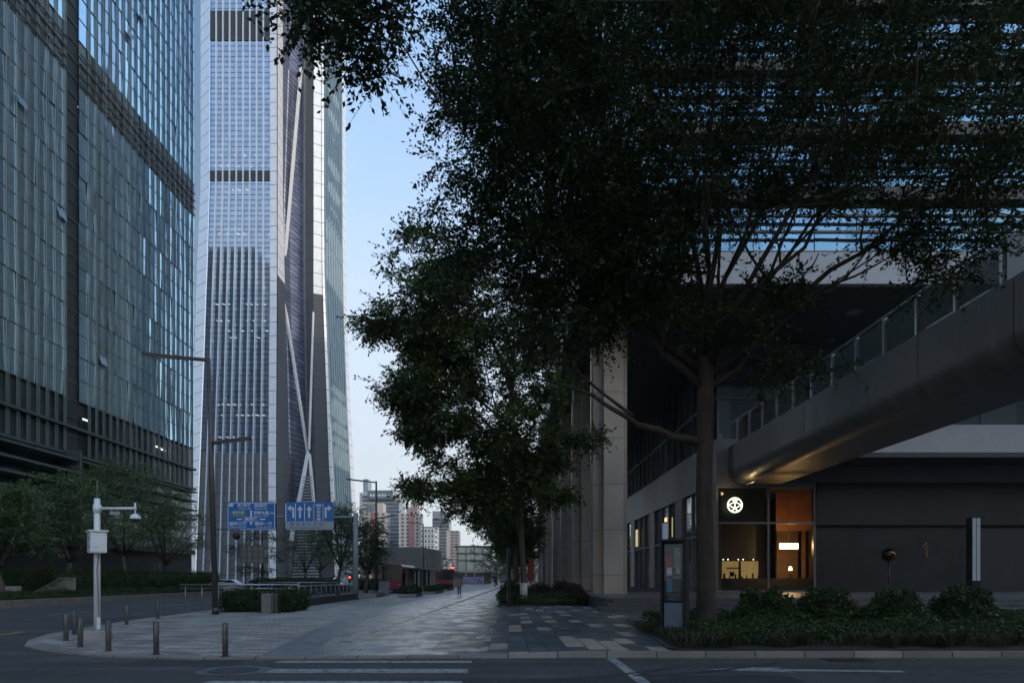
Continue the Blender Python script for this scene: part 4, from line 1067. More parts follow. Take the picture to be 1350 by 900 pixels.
# interior
IN = mat('lobby_wall', (.06, .055, .05), .6, var=.1)
bx = MB(); x0, x1 = LX[0] + .3, LX[2] + 7
bx.quad((x0, FY + 9, PZ), (x1, FY + 9, PZ), (x1, FY + 9, 7.9), (x0, FY + 9, 7.9)); bx.quad((x1, FY + .6, PZ), (x1, FY + 9, PZ), (x1, FY + 9, 7.9), (x1, FY + .6, 7.9))
bx.quad((x0, FY + .6, PZ), (x0, FY + 9, PZ), (x0, FY + 9, 7.9), (x0, FY + .6, 7.9)); bx.quad((x0, FY + .6, PZ + .02), (x1, FY + .6, PZ + .02), (x1, FY + 9, PZ + .02), (x0, FY + 9, PZ + .02)); bx.quad((x0, FY + .6, 7.85), (x1, FY + .6, 7.85), (x1, FY + 9, 7.85), (x0, FY + 9, 7.85))
bx.build('lobby_interior', IN, rb)
iw = MB(); iw.box(X(1024, FY + 6), X(1052, FY + 6), FY + 6.0, FY + 6.2, PZ, 6.3); iw.box(X(1058, FY + 5), X(1062, FY + 5), FY + 5, FY + 5.2, PZ, 7.5); iw.box(X(1067, FY + 5.5), X(1080, FY + 5.5), FY + 5.5, FY + 5.7, PZ, 7.5); iw.build('lobby_partition', mat('timber_panel', (.28, .15, .07), .5, var=.2, vs=2), rb)
pw = MB(); pw.box(X(952, FY + 8.8), X(999, FY + 8.8), FY + 8.7, FY + 8.85, 1.55, 2.95); pw.build('display_wall', mat('display_wall', (.55, .42, .2), .5, var=.25, vs=1.2, emit=(1, .66, .24), es=.05), rb)  # faint warm glow put into the wall colour for the lobby light
cz = MB(); cz.box(x0 + .4, LX[1] + 1.0, FY + 5.0, FY + 5.3, 3.0, 7.8); cz.build('bulkhead', IN, rb)
ct = MB(); ct.box(x0 + .6, x1 - 4.4, FY + 4.2, FY + 4.9, PZ, 1.62); ct.build('counter', M['dark_stone'], rb)
sv_ = MB()
for q in range(9): sv_.box(x0 + .7 + q * .42, x0 + .74 + q * .42 + .05 * (q % 3), FY + 4.5, FY + 4.6, 1.62, 1.75 + .22 * ((q * 7) % 5) / 4)
sv_.box(X(958, FY + 8), X(975, FY + 8), FY + 8, FY + 8.1, 2.35, 2.45); sv_.box(X(974, FY + 8), X(977, FY + 8), FY + 8, FY + 8.1, PZ, 2.9)
sv_.tube([(X(965, FY + 8.6), FY + 8.6, 1.75), (X(965, FY + 8.6), FY + 8.6, 2.1)], [.14, .2], 10)
sv_.build('counter_display', M['black'], rb)
dp = MB()
for q in range(6): dp.sphere((x0 + .9 + q * .55 + (.2 if q % 2 else 0), FY + 4.9, 2.98), .028, 8, 5)
dp.build('downlight', emis('downlight', (1, .85, .6), 2.5), rb)
# dark right-hand wall
WX0 = LX[2] + .07
MB().box(WX0, 60, FY + .15, FY + .6, PZ, LH - .15).build('wall', DWALL, rb)
MB().box(WX0, 60, FY - .12, FY + .6, LH - .147, 7.9).build('wall', DWALL, rb)
MB().box(WX0 + 10.8, WX0 + 14, FY + .10, FY + .148, PZ, LH - .4).build('shutter', mat('dark_shutter', (.03, .032, .036), .45, var=.1), rb)
# projecting first-floor band right of the bridge
MB().box(18.6, 60, 41.8, FY - .002, 9.3, 11.0).build('balcony_band', WBAND, rb)
MB().box(18.3, 60, 41.7, FY - .002, 9.0, 9.297).build('balcony_soffit', SOFF, rb)
p_ = MB()
for j in range(16):
    a = SX + .1 + j * 2.9
    p_.quad((a, FY + .1, 10.8), (a + 2.86, FY + .1, 10.8), (a + 2.86, FY + .1, 16.2), (a, FY + .1, 16.2))
p_.build('upper_front_window', DG, rb)
p_ = MB()
for j in range(17): p_.box(SX + .05 + j * 2.9, SX + .14 + j * 2.9, FY - .02, FY + .12, 10.8, 17)
p_.box(SX, 60, FY - .02, FY + .1, 16.1, 17); p_.box(SX, 60, FY - .03, FY + .1, 13.4, 13.55)
p_.build('upper_front_frame', MUL, rb)
# louvred storeys above
TX = 9.5
WG = panel_glass('west_glass', (.02, .035, .042), .1, .08, (2.9, 2.9, 4.4), .6)
UG = panel_glass('upper_glass', (.13, .26, .40), .85, .05, (2.9, 2.9, 50), .3, .3)
MB().box(TX + .4, 60, 47.5, 178, 18.4, 108).build('tower_core', M['lob_core'], rb)
for f in range(20):
    z = 18.6 + f * 4.4
    mb = MB()
    for j in range(17):
        a = TX + j * 2.9; t_ = rg.normal() * .02
        mb.quad((a, 47 + t_, z + .9), (a + 2.85, 47 - t_, z + .9), (a + 2.85, 47 - t_, z + 4.4), (a, 47 + t_, z + 4.4))
    mb.k = 1
    for j in range(45):
        a = 47.2 + j * 2.9; t_ = rg.normal() * .01
        mb.quad((TX + t_, a, z + .9), (TX - t_, a + 2.85, z + .9), (TX - t_, a + 2.85, z + 4.4), (TX + t_, a, z + 4.4))
    mb.build('storey_window', [UG, WG], rb)
    lv = MB()
    lv.box(TX - .5, 60, 46.4, 46.98, z - .05, z + .85); lv.box(TX - .2, TX - .02, 46.985, 178, z - .05, z + .7)
    for q in (2.05, 3.15):
        lv.box(TX - .5, 60, 46.35, 46.55, z + q, z + q + .15); lv.box(TX - .35, TX - .2, 46.555, 178, z + q, z + q + .12)
    lv.build('louvre', mat('louvre_grey', (.05, .053, .058), .5, metal=.2, var=.1) if f == 0 else bpy.data.materials['louvre_grey'], rb)
MB().tube([(36, 148, 108.003), (36, 148, 117), (36, 148, 121)], [17, 17, 12], 40).build('rooftop_drum', WG, rb)
rp = MB(); rp.box(TX, 60, 46.9, 47.2, 18.4, 19.5); rp.build('parapet', WBAND, rb)

# footbridge to the first floor
fbr = thing('footbridge', (16.3, 20, 7.8), 'dark metal-clad pedestrian bridge with rounded underside and glass balustrade running into the building front', 'footbridge')
sec = [(14.5, 10.25), (14.5, 9.4), (14.5, 8.72)]
for i in range(25):
    a = math.pi + (math.pi / 2) * i / 24; sec.append((15.4 + .9 * math.cos(a), 8.7 + .9 * math.sin(a)))
sec += [(17.9, 7.8), (18.3, 8.2), (18.3, 10.25)]
BRM = mat('bridge_cladding', (.20, .195, .19), .48, metal=.3, var=.28, vs=1.6, bump=.05, bs=3, rv=.1, stretch=(1, 1.6, .22))
bd = MB(); y_ = -8.
while y_ < 44.8:
    e_ = min(y_ + 4.6, 44.85)
    for p0_, p1_ in zip(sec[:-1], sec[1:]): bd.quad((p0_[0], y_, p0_[1]), (p0_[0], e_ - .03, p0_[1]), (p1_[0], e_ - .03, p1_[1]), (p1_[0], y_, p1_[1]))
    y_ += 4.6
for i in range(len(bd.smooth)): pass
bo = bd.build('deck', BRM, fbr)
ji = [(16.4 + (x_ - 16.4) * .985, 9.2 + (z_ - 9.2) * .985) for x_, z_ in sec]
MB().extr(ji, -8, 44.8).build('deck_core', M['black'], fbr)
pst = MB(); gls = []; 
ys = [-1.0 + 2.12 * i for i in range(22)]
for yv in ys:
    pb_ = MB(); pb_.box(14.58, 14.72, yv - .06, yv + .06, 10.25, 11.72); pb_.build('balustrade_post', M['steel'], fbr)
for a, b in zip(ys[:-1], ys[1:]):
    MB().box(14.65, 14.665, a + .05, b - .05, 10.33, 11.62).build('balustrade_pane', M['rail_glass'], fbr)
MB().tube([(14.66, -6, 11.76), (14.66, 44.6, 11.76)], .06, 8).build('handrail', M['steel'], fbr)
MB().box(18.1, 18.14, -6, 44.6, 10.25, 11.7).build('far_balustrade', M['rail_glass'], fbr)
# warm strip light under the bridge by the building
ul = tag(MB().box(15.15, 15.2, 42.0, 43.5, 7.55, 7.58).build('strip_light', emis('warm_strip', (1, .72, .3), .10)), 'thin warm strip light shining on the rounded underside of the footbridge', 'light')
MB().box(15.1, 15.25, 41.9, 43.6, 7.50, 7.549).build('housing', M['black'], ul)

# round glowing emblem behind the lobby glass
em = MB(); ex, ez, er, ey = X(968.5, FY), Z(665.5, FY), .47, FY - .06
ring = [(ex + er * math.cos(t), ey, ez + er * math.sin(t)) for t in np.linspace(0, 2 * math.pi, 33)]
em.tube(ring, .042, 8)
def P2(u, v): return (ex + u * er, ey, ez + v * er)
for a, b in ((( 0, 1), (0, -.45)), ((-.5, .86), (.0, .45)), ((.5, .86), (0, .45)), ((0, .45), (-.95, 0)), ((0, .45), (.95, 0)), ((-.95, 0), (0, -.45)), ((.95, 0), (0, -.45)), ((0, -.45), (-.5, -.86)), ((0, -.45), (.5, -.86))):
    em.tube([P2(*a), P2(*b)], .03, 6)
tag(em.build('emblem', emis('emblem_glow', (1, .93, .68), .45)), 'round glowing white emblem of crossed lines in a ring, on the lobby front', 'emblem')
def glow(name, loc, w, c, r=.15):
    l_ = bpy.data.lights.new(name, 'POINT'); l_.energy = w; l_.color = c; l_.shadow_soft_size = r
    o_ = bpy.data.objects.new(name, l_); col.objects.link(o_); o_.location = loc
    return o_
glow('lobby_lamp_light', (X(1040, FY + 2.6), FY + 2.6, Z(719, FY + 3)), 24, (1, .52, .2))
glow('strip_light_glow', (14.9, 42.6, 7.5), 2.6, (1, .72, .3), .1)
# lobby lamp
ll = thing('pendant_lamp', (X(1040, FY + 4), FY + 4, 3), 'glowing horizontal box lamp hanging inside the warm lobby', 'lamp')
xl, yl = X(1040, FY + 3), FY + 3.
MB().box(xl - .62, xl + .62, yl - .1, yl + .1, Z(723, yl), Z(716, yl)).build('lamp_shade', emis('warm_lamp', (1, .62, .24), 5.), ll)
MB().box(xl - .64, xl + .64, yl - .12, yl + .12, Z(716, yl) + .003, Z(716, yl) + .05).tube([(xl, yl, Z(716, yl)), (xl, yl, 7.8)], .012, 6).build('lamp_cord', M['black'], ll)
xq = X(1042, FY + 4.5)
tl = thing('table_lamp', (xq, FY + 4.5, 1.62), 'tiny glowing lamp on the dark counter inside the lobby', 'lamp')
MB().tube([(xq, FY + 4.5, 1.62), (xq, FY + 4.5, 2.2)], [.05, .02], 8).build('stem', M['black'], tl); MB().tube([(xq, FY + 4.5, 2.2), (xq, FY + 4.5, 2.45)], [.13, .08], 10).build('lamp_shade', emis('small_lamp', (1, .75, .4), 3.), tl)
# lit golden shop sign inside the side windows
gs = tag(MB().box(SX - .02, SX + .04, 59.2, 60.0, 5.2, 6.9).build('shop_sign', emis('gold_sign', (1, .76, .32), .2)), 'small golden lit upright sign on the side shop window', 'sign')
gs2 = tag(MB().box(SX - .02, SX + .04, 72.5, 73.6, 5.0, 6.8).build('shop_sign', emis('gold_sign_dim', (1, .8, .45), .1)), 'dimmer pale lit sign on the side shop window further along, nearest the first column', 'sign')
# mirror ball on a post, small gold wall relief
mb_ = thing('mirror_ball', (X(1172, 42), 42, PZ), 'dark reflective ball on a thin post in front of the dark wall', 'ornament')
xb = X(1172, 42)
MB().tube([(xb, 42, PZ), (xb, 42, 2.6)], .05, 10).build('post', M['black'], mb_); MB().sphere((xb, 42, Z(731, 42)), .42, 20, 12).build('ball', mat('dark_mirror', (.07, .045, .025), .2, metal=.9, var=0), mb_)
gr_ = MB(); xg = X(1221, FY); rr = np.random.default_rng(4)
for q in range(12):
    zq = Z(733 - q * 1.6, FY); gr_.obox((xg + rr.uniform(-.14, .14), FY + .10, zq), .05, .04, .12, 0, rr.uniform(-.8, .8))
tag(gr_.build('wall_relief', mat('gold_relief', (.5, .3, .1), .3, metal=.8, var=.2, emit=(1, .55, .2), es=.006)), 'small upright gold relief mounted on the dark wall', 'wall ornament')

# ================================================================== FAR CITY
def wall_windows(mb, x0, x1, y, z0, z1, nx, nz, fw=.6, fh=.5, d=.25):
    for i in range(nx):
        for j in range(nz):
            cx_ = x0 + (x1 - x0) * (i + .5) / nx; cz_ = z0 + (z1 - z0) * (j + .5) / nz
            w_ = (x1 - x0) / nx * fw / 2; h_ = (z1 - z0) / nz * fh / 2
            mb.quad((cx_ - w_, y - d, cz_ - h_), (cx_ + w_, y - d, cz_ - h_), (cx_ + w_, y - d, cz_ + h_), (cx_ - w_, y - d, cz_ + h_))
WIN = mat('far_window', (.07, .09, .11), .25, var=.3, vs=.05)
CREAM = mat('cream_render', (.52, .48, .45), .8, var=.06, vs=.05); PALE = mat('pale_render', (.5, .5, .5), .8, var=.06, vs=.05)
REDR = mat('red_render', (.38, .15, .15), .8, var=.06, vs=.05); BROWN = mat('brown_render', (.34, .30, .28), .8, var=.08, vs=.05)
WHITE = mat('white_render', (.66, .69, .72), .7, var=.05, vs=.05); GREYC = mat('grey_render', (.26, .28, .3), .7, var=.08, vs=.05)
CITYG = panel_glass('city_glass', (.20, .27, .33), .6, .15, (3, 3, 3.3), .35)
def city(name, label, px0, px1, py, Y, dep, m, nx, nz, strips=(), fw=.6, fh=.5, roof=None, z0=0.):
    x0, x1, h = X(px0, Y), X(px1, Y), Z(py, Y)
    t = thing(name, ((x0 + x1) / 2, Y, 0), label, 'building')
    MB().box(x0, x1, Y, Y + dep, 0, h).build('wall', m, t)
    fh_ = (h - 3) / nz
    if m is CITYG or nx * nz > 100: nx_, fw_ = 1, .95
    else: nx_, fw_ = nx, fw
    w_ = (x1 - x0 - .6) / nx_ * fw_; src = None
    for j in range(nz):
        for i in range(nx_):
            xa = x0 + .3 + (x1 - x0 - .6) * (i + .5) / nx_ - w_ / 2; za = 3 + (j + .5 - fh / 2) * fh_
            if src is None:
                src = MB().box(xa, xa + w_, Y - .12, Y - .01, za, za + fh_ * fh).build('window' if nx_ > 1 else 'window_band', WIN, t); sa = (xa, za)
            else:
                c_ = src.copy(); c_.location = (xa - sa[0], 0, za - sa[1]); col.objects.link(c_)
        for q in range(1):
            sd_, s2_ = (x1, .1) if px1 < VX else (x0, -.1)
            z_ = 3 + (j + .5 - fh / 2) * fh_
            MB().box(min(sd_ + s2_ * .1, sd_ + s2_), max(sd_ + s2_ * .1, sd_ + s2_), Y + dep * .1, Y + dep * .9, z_, z_ + fh_ * fh).build('side_window_band', WIN, t)
    bal = MB()
    for j in range(nz): bal.box(x0 - .15, x1 + .15, Y - .22, Y + .02, 3 + j * fh_ - .12, 3 + j * fh_ + .12)
    bal.build('floor_line', PALE if m is not WHITE else GREYC, t)
    for (f0, f1, mm, dz) in strips:
        MB().box(x0 + (x1 - x0) * f0, x0 + (x1 - x0) * f1, Y - .8, Y - .2, 0, h + dz).build('facade_strip', mm, t)
    if roof:
        for ri, (f0, f1, hh, mm) in enumerate(roof): MB().box(x0 + (x1 - x0) * f0, x0 + (x1 - x0) * f1, Y + .8 + ri * .7, Y + dep * .8 + ri * .5, h + .01, h + hh).build('roof', mm, t)
    return t
city('apartment_block', 'cream apartment tower with a broad red stripe, right of the dark glass office tower', 527, 554, 676, 470, 16, CREAM, 4, 17, ((.46, .70, REDR, .6),), .5, .5, ((.3, .78, 4.2, BROWN), (.55, .85, 7.2, CREAM)))
city('apartment_block', 'cream and red apartment tower partly hidden by the second street lamp', 480, 509, 675, 470, 16, CREAM, 4, 17, ((.36, .62, REDR, .6),), .5, .5, ((.5, .85, 6.5, CREAM),))
city('office_tower', 'dark blue-grey glass office tower between the two red-striped apartment towers', 497, 526, 662, 500, 20, CITYG, 6, 20, (), .8, .45)
b_ = city('gate_tower', 'pale tower with a dark glazed top bridging its two legs, rising behind the apartments', 476, 528, 652, 560, 24, PALE, 8, 20, ((.16, .34, CITYG, -8), (.34, .72, CITYG, -18)), .4, .5)
x0, x1, Y_, h_ = X(486, 560), X(519, 560), 557, Z(647, 560)
MB().box(x0, x1, Y_ - 2, Y_ + 20, h_ - 7, h_).build('bridging_top', CITYG, b_)
tm = MB()
for q in range(7): tm.box(x0 + 2.2 + q * 2.35, x0 + 3.7 + q * 2.35, Y_ - 2.3, Y_ - 2.02, h_ - 4.9, h_ - 3.2)
tm.build('rooftop_sign', WHITE, b_)
city('slim_tower', 'slim pale tower with a glass lantern top at the edge of the skyscraper', 474, 487, 649, 600, 20, PALE, 3, 22, (), .35, .5, ((.35, .85, 12, CITYG),))
city('white_block', 'white office block with square dark windows', 554, 573, 696, 380, 14, WHITE, 4, 9, ((.0, .06, GREYC, 2.0),), .5, .45, ((-.1, 1.05, 1.0, GREYC),))
city('office_tower', 'grey-green glass tower behind the white office block', 570, 592, 683, 460, 20, CITYG, 5, 18, ((.28, .40, WHITE, -6),), .8, .5, ((.0, .7, 5, GREYC),))
city('apartment_block', 'brown apartment tower at the end of the row, left of the glass pavilion', 588, 605, 699, 420, 14, BROWN, 3, 15, ((.05, .28, CREAM, .2),), .55, .5)
city('apartment_block', 'low terraced block with pink and white balconies behind the second red bus', 560, 592, 738, 300, 14, PALE, 6, 4, (), .6, .5)
# ribbed grey hall
hb = thing('ribbed_hall', (X(525, 150), 150, 0), 'windowless grey hall with vertical ribs on its walls', 'building')
x0, x1, h_ = X(492, 150), X(556, 150), Z(721, 150)
MB().prism([(x0, 150), (x1, 150), (x1 + 2.6, 168), (x0, 168)], 0, h_).build('wall', mat('hall_grey', (.33, .32, .315), .7, var=.1, vs=.3), hb)
rbm = MB()
for q in range(30): rbm.box(x0 + q * (x1 - x0) / 30, x0 + q * (x1 - x0) / 30 + .13, 149.8, 149.99, .2, h_)
for q in range(12): rbm.box(x1 + 2.6 * q / 12 + .05, x1 + 2.6 * q / 12 + .2, 150 + 18 * q / 12, 150.3 + 18 * q / 12, .2, h_)
rbm.build('rib', mat('hall_rib', (.24, .235, .235), .6, var=.05), hb)
# glass pavilion
gp = thing('glass_pavilion', (X(620, 185), 185, 0), 'low greenish glass pavilion with thin roof at the end of the path', 'building')
x0, x1 = X(603, 185), X(648, 185); h_ = Z(719, 185)
PG = panel_glass('pavilion_glass', (.33, .42, .42), .5, .12, (2.2, 3, 3), .3)
MB().box(x0, x1, 185, 200, 0, h_ - .4).build('glazing', PG, gp)
MB().box(x0 - .8, x1 + .8, 184.2, 201, h_ - .4, h_).build('roof', GREYC, gp)
fm = MB()
for q in range(5): fm.box(x0 + (x1 - x0) * q / 4 - .12, x0 + (x1 - x0) * q / 4 + .12, 184.7, 184.99, 0, h_ - .42)
for zz in (3.2, 6.2, h_ - 2.4): fm.box(x0 - .2, x1 + .2, 184.6, 184.98, zz, zz + .5)
fm.build('frame', GREYC, gp)
MB().box(x0, x1, 184.8, 184.96, .2, 3.2).build('shopfront', M['lob_core'], gp)
# low dark shops closing the view behind the trees at the end of the path
lbd = thing('low_shops', (0, 225, 0), 'long low dark shop row behind the distant trees at the end of the path', 'building')
MB().box(X(640, 225), X(800, 225), 225, 240, 0, 7.5).build('wall', GREYC, lbd)
for k in range(9): MB().box(X(642 + k * 17, 225), X(655 + k * 17, 225), 224.8, 224.99, .4, 3.4).build('shop_window', WIN, lbd)
MB().box(X(640, 225), X(800, 225), 224.6, 224.99, 3.9, 4.9).build('fascia', mat('shop_fascia', (.12, .12, .13), .6, var=.3, vs=.2), lbd)
# unseen blocks behind the viewer: some mirrored in glass, some added to block light
def slab(label, x0, x1, y0, y1, h, m, fl=4.):
    t = thing('office_block', ((x0 + x1) / 2, (y0 + y1) / 2, 0), label, 'building')
    MB().box(x0, x1, y0, y1, 0, h).build('wall', m, t)
    mb = MB()
    for j in range(int(h / fl)): mb.box(x0 - .2, x1 + .2, y0 - .2, y1 + .2, j * fl + 2.6, j * fl + 3.5)
    mb.build('floor_band', mat('dark_floor_band', (.08, .085, .09), .6, var=.1) if 'dark_floor_band' not in bpy.data.materials else bpy.data.materials['dark_floor_band'], t)
DARKB = panel_glass('dark_city_glass', (.03, .036, .042), .1, .3, (3, 3, 4), .3)
slab('slab block beyond the crossing, mirrored in the skyscraper glass', -250, -203, -140, -100, 268, DARKB)
slab('stepped lower slab block beyond the crossing, mirrored in the skyscraper glass', -203, -195, -140, -104, 205, DARKB)
slab('unseen office block behind the viewer, added to darken the right side', 14, 130, -72, -26, 37, DARKB)
slab('unseen tower block far behind the viewer, added to block the low sun', 170, 230, -110, -10, 60, CITYG)
# tower peeping over the canopy edge handled by the louvred storeys

# ================================================================== STREET FURNITURE
BG = 'low steel bollards round the pavement corner'
bl = [(87, 844, 'bollard at the left tip of the pavement corner, nearest the road markings'), (98, 836, 'bollard behind the left tip of the pavement corner'), (106, 852, 'bollard just left of the camera pole plinth'),
      (143, 857.5, 'bollard in front of the right edge of the camera pole plinth'), (206, 862, 'bollard at the front kerb between the camera pole and the crossing'), (297, 864.5, 'bollard at the front kerb nearest the zebra crossing'),
      (167, 822.7, 'bollard on the back kerb right of the camera pole'), (208, 815, 'bollard on the back kerb closest to the street lamp')]
b0 = None
for px, py, lab in bl:
    Y = (CAMZ - ZL) * F / (py - VY); p = (X(px, Y), Y, ZL)
    if b0 is None:
        b0 = thing('bollard', p, lab, 'bollard', BG)
        MB().cyl(p[0], p[1], ZL, ZL + .655, .057, .057, 20).build('post', M['bollard'], b0, bevel=.006)
        MB().cyl(p[0], p[1], ZL + .655, ZL + .668, .05, .046, 20).build('cap', M['steel_dark'], b0)
        MB().cyl(p[0], p[1], ZL, ZL + .012, .085, .08, 20).build('collar', M['steel_dark'], b0)
    else: dup(b0, p, lab)

# camera pole
Y = 17.3; cx = X(128, Y)
cp = thing('camera_pole', (cx, Y, ZL), 'pale blue-white surveillance pole on a stone plinth at the pavement corner', 'camera pole')
MB().obox((cx, Y, ZL + .12), .66, .66, .24, R(28)).build('plinth', M['concrete'], cp, bevel=.015)
MB().cyl(cx, Y, ZL + .24, 3.62, .078, .07, 20).build('pole', M['white_paint'], cp)
MB().cyl(cx, Y, ZL + .24, ZL + .26, .14, .14, 20).build('flange', M['steel'], cp)
MB().cyl(cx, Y, 3.26, 3.46, .095, .095, 16).build('clamp', M['white_paint'], cp)
MB().tube([(cx, Y, 3.6), (cx, Y, 4.08)], [.014, .006], 6).build('antenna', M['grey_paint'], cp)
ax = cx + 1.04
MB().tube([(cx + .06, Y - .02, 3.37), (ax, Y - .1, 3.36)], .033, 10).build('arm', M['white_paint'], cp)
dm = MB(); dm.tube([(ax - .02, Y - .1, 3.5), (ax - .02, Y - .1, 3.22)], .022, 8); dm.sphere((ax - .02, Y - .1, 3.11), .13, 16, 8, .9, -.1, 1); dm.build('dome_camera', M['white_paint'], cp)
MB().sphere((ax - .02, Y - .1, 3.10), .112, 16, 8, 1.0, -1, .1).build('lens', mat('camera_lens', (.05, .05, .055), .15, var=0), cp)
bc = MB(); bc.obox((cx + .5, Y - .08, 3.24), .22, .07, .08, R(25)); bc.tube([(cx + .42, Y - .07, 3.37), (cx + .4, Y - .07, 3.22), (cx + .5, Y - .08, 3.18)], .012, 6); bc.build('bullet_camera', M['grey_paint'], cp)
bxm = MB(); bxm.obox((cx + .07, Y - .12, 2.5), .48, .36, .52, R(-50)); bo = bxm.build('cabinet', M['white_paint'], cp, bevel=.01)
MB().obox((cx + .07, Y - .12, 2.785), .56, .43, .04, R(-50)).build('cabinet_roof', M['white_paint'], bo)
dr_ = Matrix.Rotation(R(-50), 3, 'Z')
def cab(u, v, w): q = dr_ @ Vector((u, v, 0)); return (cx + .07 + q.x, Y - .12 + q.y, w)
MB().obox(cab(.245, 0, 2.5), .012, .30, .46, R(-50)).obox(cab(.256, -.09, 2.42), .02, .07, .06, R(-50)).build('cabinet_door', M['white_paint'], bo)
tx_ = MB()
for q in range(4): tx_.obox(cab(0, -.184, 2.62 - q * .045 - (.12 if q > 1 else 0)), .26 - .04 * (q % 2), .004, .018, R(-50))
tx_.build('lettering', mat('faded_print', (.22, .26, .31), .6, var=0), bo)
MB().tube([(cx + .1, Y - .1, 2.2), (cx + .06, Y - .1, 1.8), (cx + .09, Y - .05, ZL + .5), (cx + .09, Y - .02, ZL + .25)], .02, 6).build('cable', M['grey_paint'], cp)
MB().obox((cx + .09, Y - .08, ZL + .42), .07, .05, .3).build('hatch', M['white_paint'], cp)

# street lamps
def lamp(px, pyb, pytop, Yb, lean, arms, label, rad=.13):
    x = X(px, Yb); zt = Z(pytop, Yb)
    t = thing('street_lamp', (x, Yb, ZL), label, 'street lamp', 'tall angular street lamps')
    MB().tube([(x, Yb, ZL), (x + lean * .55, Yb, zt * .55), (x + lean, Yb, zt)], [rad, rad * .8, rad * .62], 12).build('pole', M['lamp_paint'], t)
    MB().cyl(x, Yb, ZL, ZL + .3, rad * 1.12, rad * 1.08, 12).build('base_sleeve', M['steel_dark'], t)
    for (dx, dy, z0, z1, L) in arms:
        f = z0 / zt
        MB().beam((x + lean * f, Yb, z0), (x + lean * f + dx, Yb + dy, z1), .16, .12).build('lamp_arm', M['lamp_paint'], t)
        MB().beam((x + lean * f + dx * .45, Yb + dy * .45, z0 + (z1 - z0) * .45 - .075), (x + lean * f + dx * .97, Yb + dy * .97, z0 + (z1 - z0) * .97 - .075), .13, .03).build('lamp_panel', M['grey_paint'], t)
    return t
l1 = lamp(284, 810, 472, 29.6, -.3, ((-3.05, .3, 11.05, 11.42, 3), (1.85, -.3, 7.45, 7.62, 2)), 'tall bronze street lamp with a long left arm, nearest on the corner pavement')
lx1 = X(284, 29.6)
MB().tube([(lx1 - .1, 29.6, 3.72), (lx1 + 1.05, 29.6, 3.72)], .022, 6).tube([(lx1 + .92, 29.6, 3.75), (lx1 + .92, 29.6, 3.56)], .03, 8).build('camera_bracket', M['steel_dark'], l1)
MB().sphere((lx1 + .92, 29.6, 3.44), .15, 14, 10, 1.15).build('dome_camera', M['black'], l1)
lamp(496, 782, 634, 72, 0., ((-3.2, .2, 11.7, 12.1, 3), (1.9, -.2, 7.9, 8.2, 2)), 'bronze street lamp further up the road beside the cream apartment tower', .15)
lamp(558, 778, 690, 118, 0., ((-2.6, .2, 11.0, 11.3, 3),), 'slender distant street lamp in front of the white office block', .12)

# sign gantry and signs
Y = 51.; gx = X(469, Y)
gt = thing('sign_gantry', (gx, Y, ZL), 'thick grey gantry post with a level arm reaching over the road', 'gantry')
MB().tube([(gx, Y, ZL), (gx, Y, Z(676, Y))], [.36 / 2 + .06, .17], 14).build('post', M['grey_paint'], gt)
MB().tube([(gx, Y, Z(681.5, Y)), (X(302, Y), Y, Z(680.5, Y))], [.09, .07], 10).build('arm', M['grey_paint'], gt)
MB().box(gx - .35, gx + .35, Y - .35, Y + .35, ZL, ZL + .06).build('base_plate', M['steel_dark'], gt)
def rrect(x0, x1, z0, z1, r_, n=5):
    out = []
    for cx_, cz_, a0 in ((x1 - r_, z1 - r_, 0), (x0 + r_, z1 - r_, 90), (x0 + r_, z0 + r_, 180), (x1 - r_, z0 + r_, 270)):
        for q in range(n): a = R(a0 + 90 * q / (n - 1)); out.append((cx_ + r_ * math.cos(a), cz_ + r_ * math.sin(a)))
    return out[::-1]
def text(s, x, y, z, h, m, parent, name='lettering', w=None, align='CENTER', rz=0., depth=.004, off=0.):
    cu = bpy.data.curves.new(name, 'FONT'); cu.body = s; cu.size = h; cu.align_x = align; cu.align_y = 'CENTER'; cu.extrude = depth; cu.resolution_u = 2; cu.offset = off
    ob = bpy.data.objects.new('tmp', cu); col.objects.link(ob); bpy.context.view_layer.update()
    me = bpy.data.meshes.new_from_object(ob.evaluated_get(bpy.context.evaluated_depsgraph_get()))
    bpy.data.objects.remove(ob); bpy.data.curves.remove(cu)
    if w and len(me.vertices):
        xs = [v.co.x for v in me.vertices]; cur = max(xs) - min(xs); sx_ = w / cur
    else: sx_ = 1.
    me.transform(Matrix.Translation((x, y, z)) @ Matrix.Rotation(rz, 4, 'Z') @ Matrix.Rotation(R(90), 4, 'X') @ Matrix.Diagonal((sx_, 1, 1, 1)))
    me.materials.clear(); me.materials.append(m); me.name = name
    base = LOC.get(parent.name, (0, 0, 0)); me.transform(Matrix.Translation((-base[0], -base[1], -base[2])))
    o = bpy.data.objects.new(name, me); col.objects.link(o); o.parent = parent; LOC[o.name] = base
    return o
YS = Y - .16
def sx_(px): return X(px, YS)
def sz_(py): return Z(py, YS)
s1 = thing('direction_sign', (sx_(331), YS, sz_(698.5)), 'blue direction sign with white road names and a small green panel', 'road sign')
x0, x1, z0, z1 = sx_(299), sx_(363.6), sz_(698.5), sz_(661)
MB().extr(rrect(x0, x1, z0, z1, .2), YS, YS + .06).build('board', M['sign_blue'], s1)
yb = YS - .004
bm = MB(); o_ = rrect(x0 + .07, x1 - .07, z0 + .07, z1 - .07, .16); i_ = rrect(x0 + .115, x1 - .115, z0 + .115, z1 - .115, .13)
for q in range(len(o_)):
    a, b, c, d = o_[q], o_[(q + 1) % len(o_)], i_[(q + 1) % len(i_)], i_[q]
    bm.quad((a[0], yb, a[1]), (b[0], yb, b[1]), (c[0], yb, c[1]), (d[0], yb, d[1]))
bm.build('border', M['sign_white'], s1)
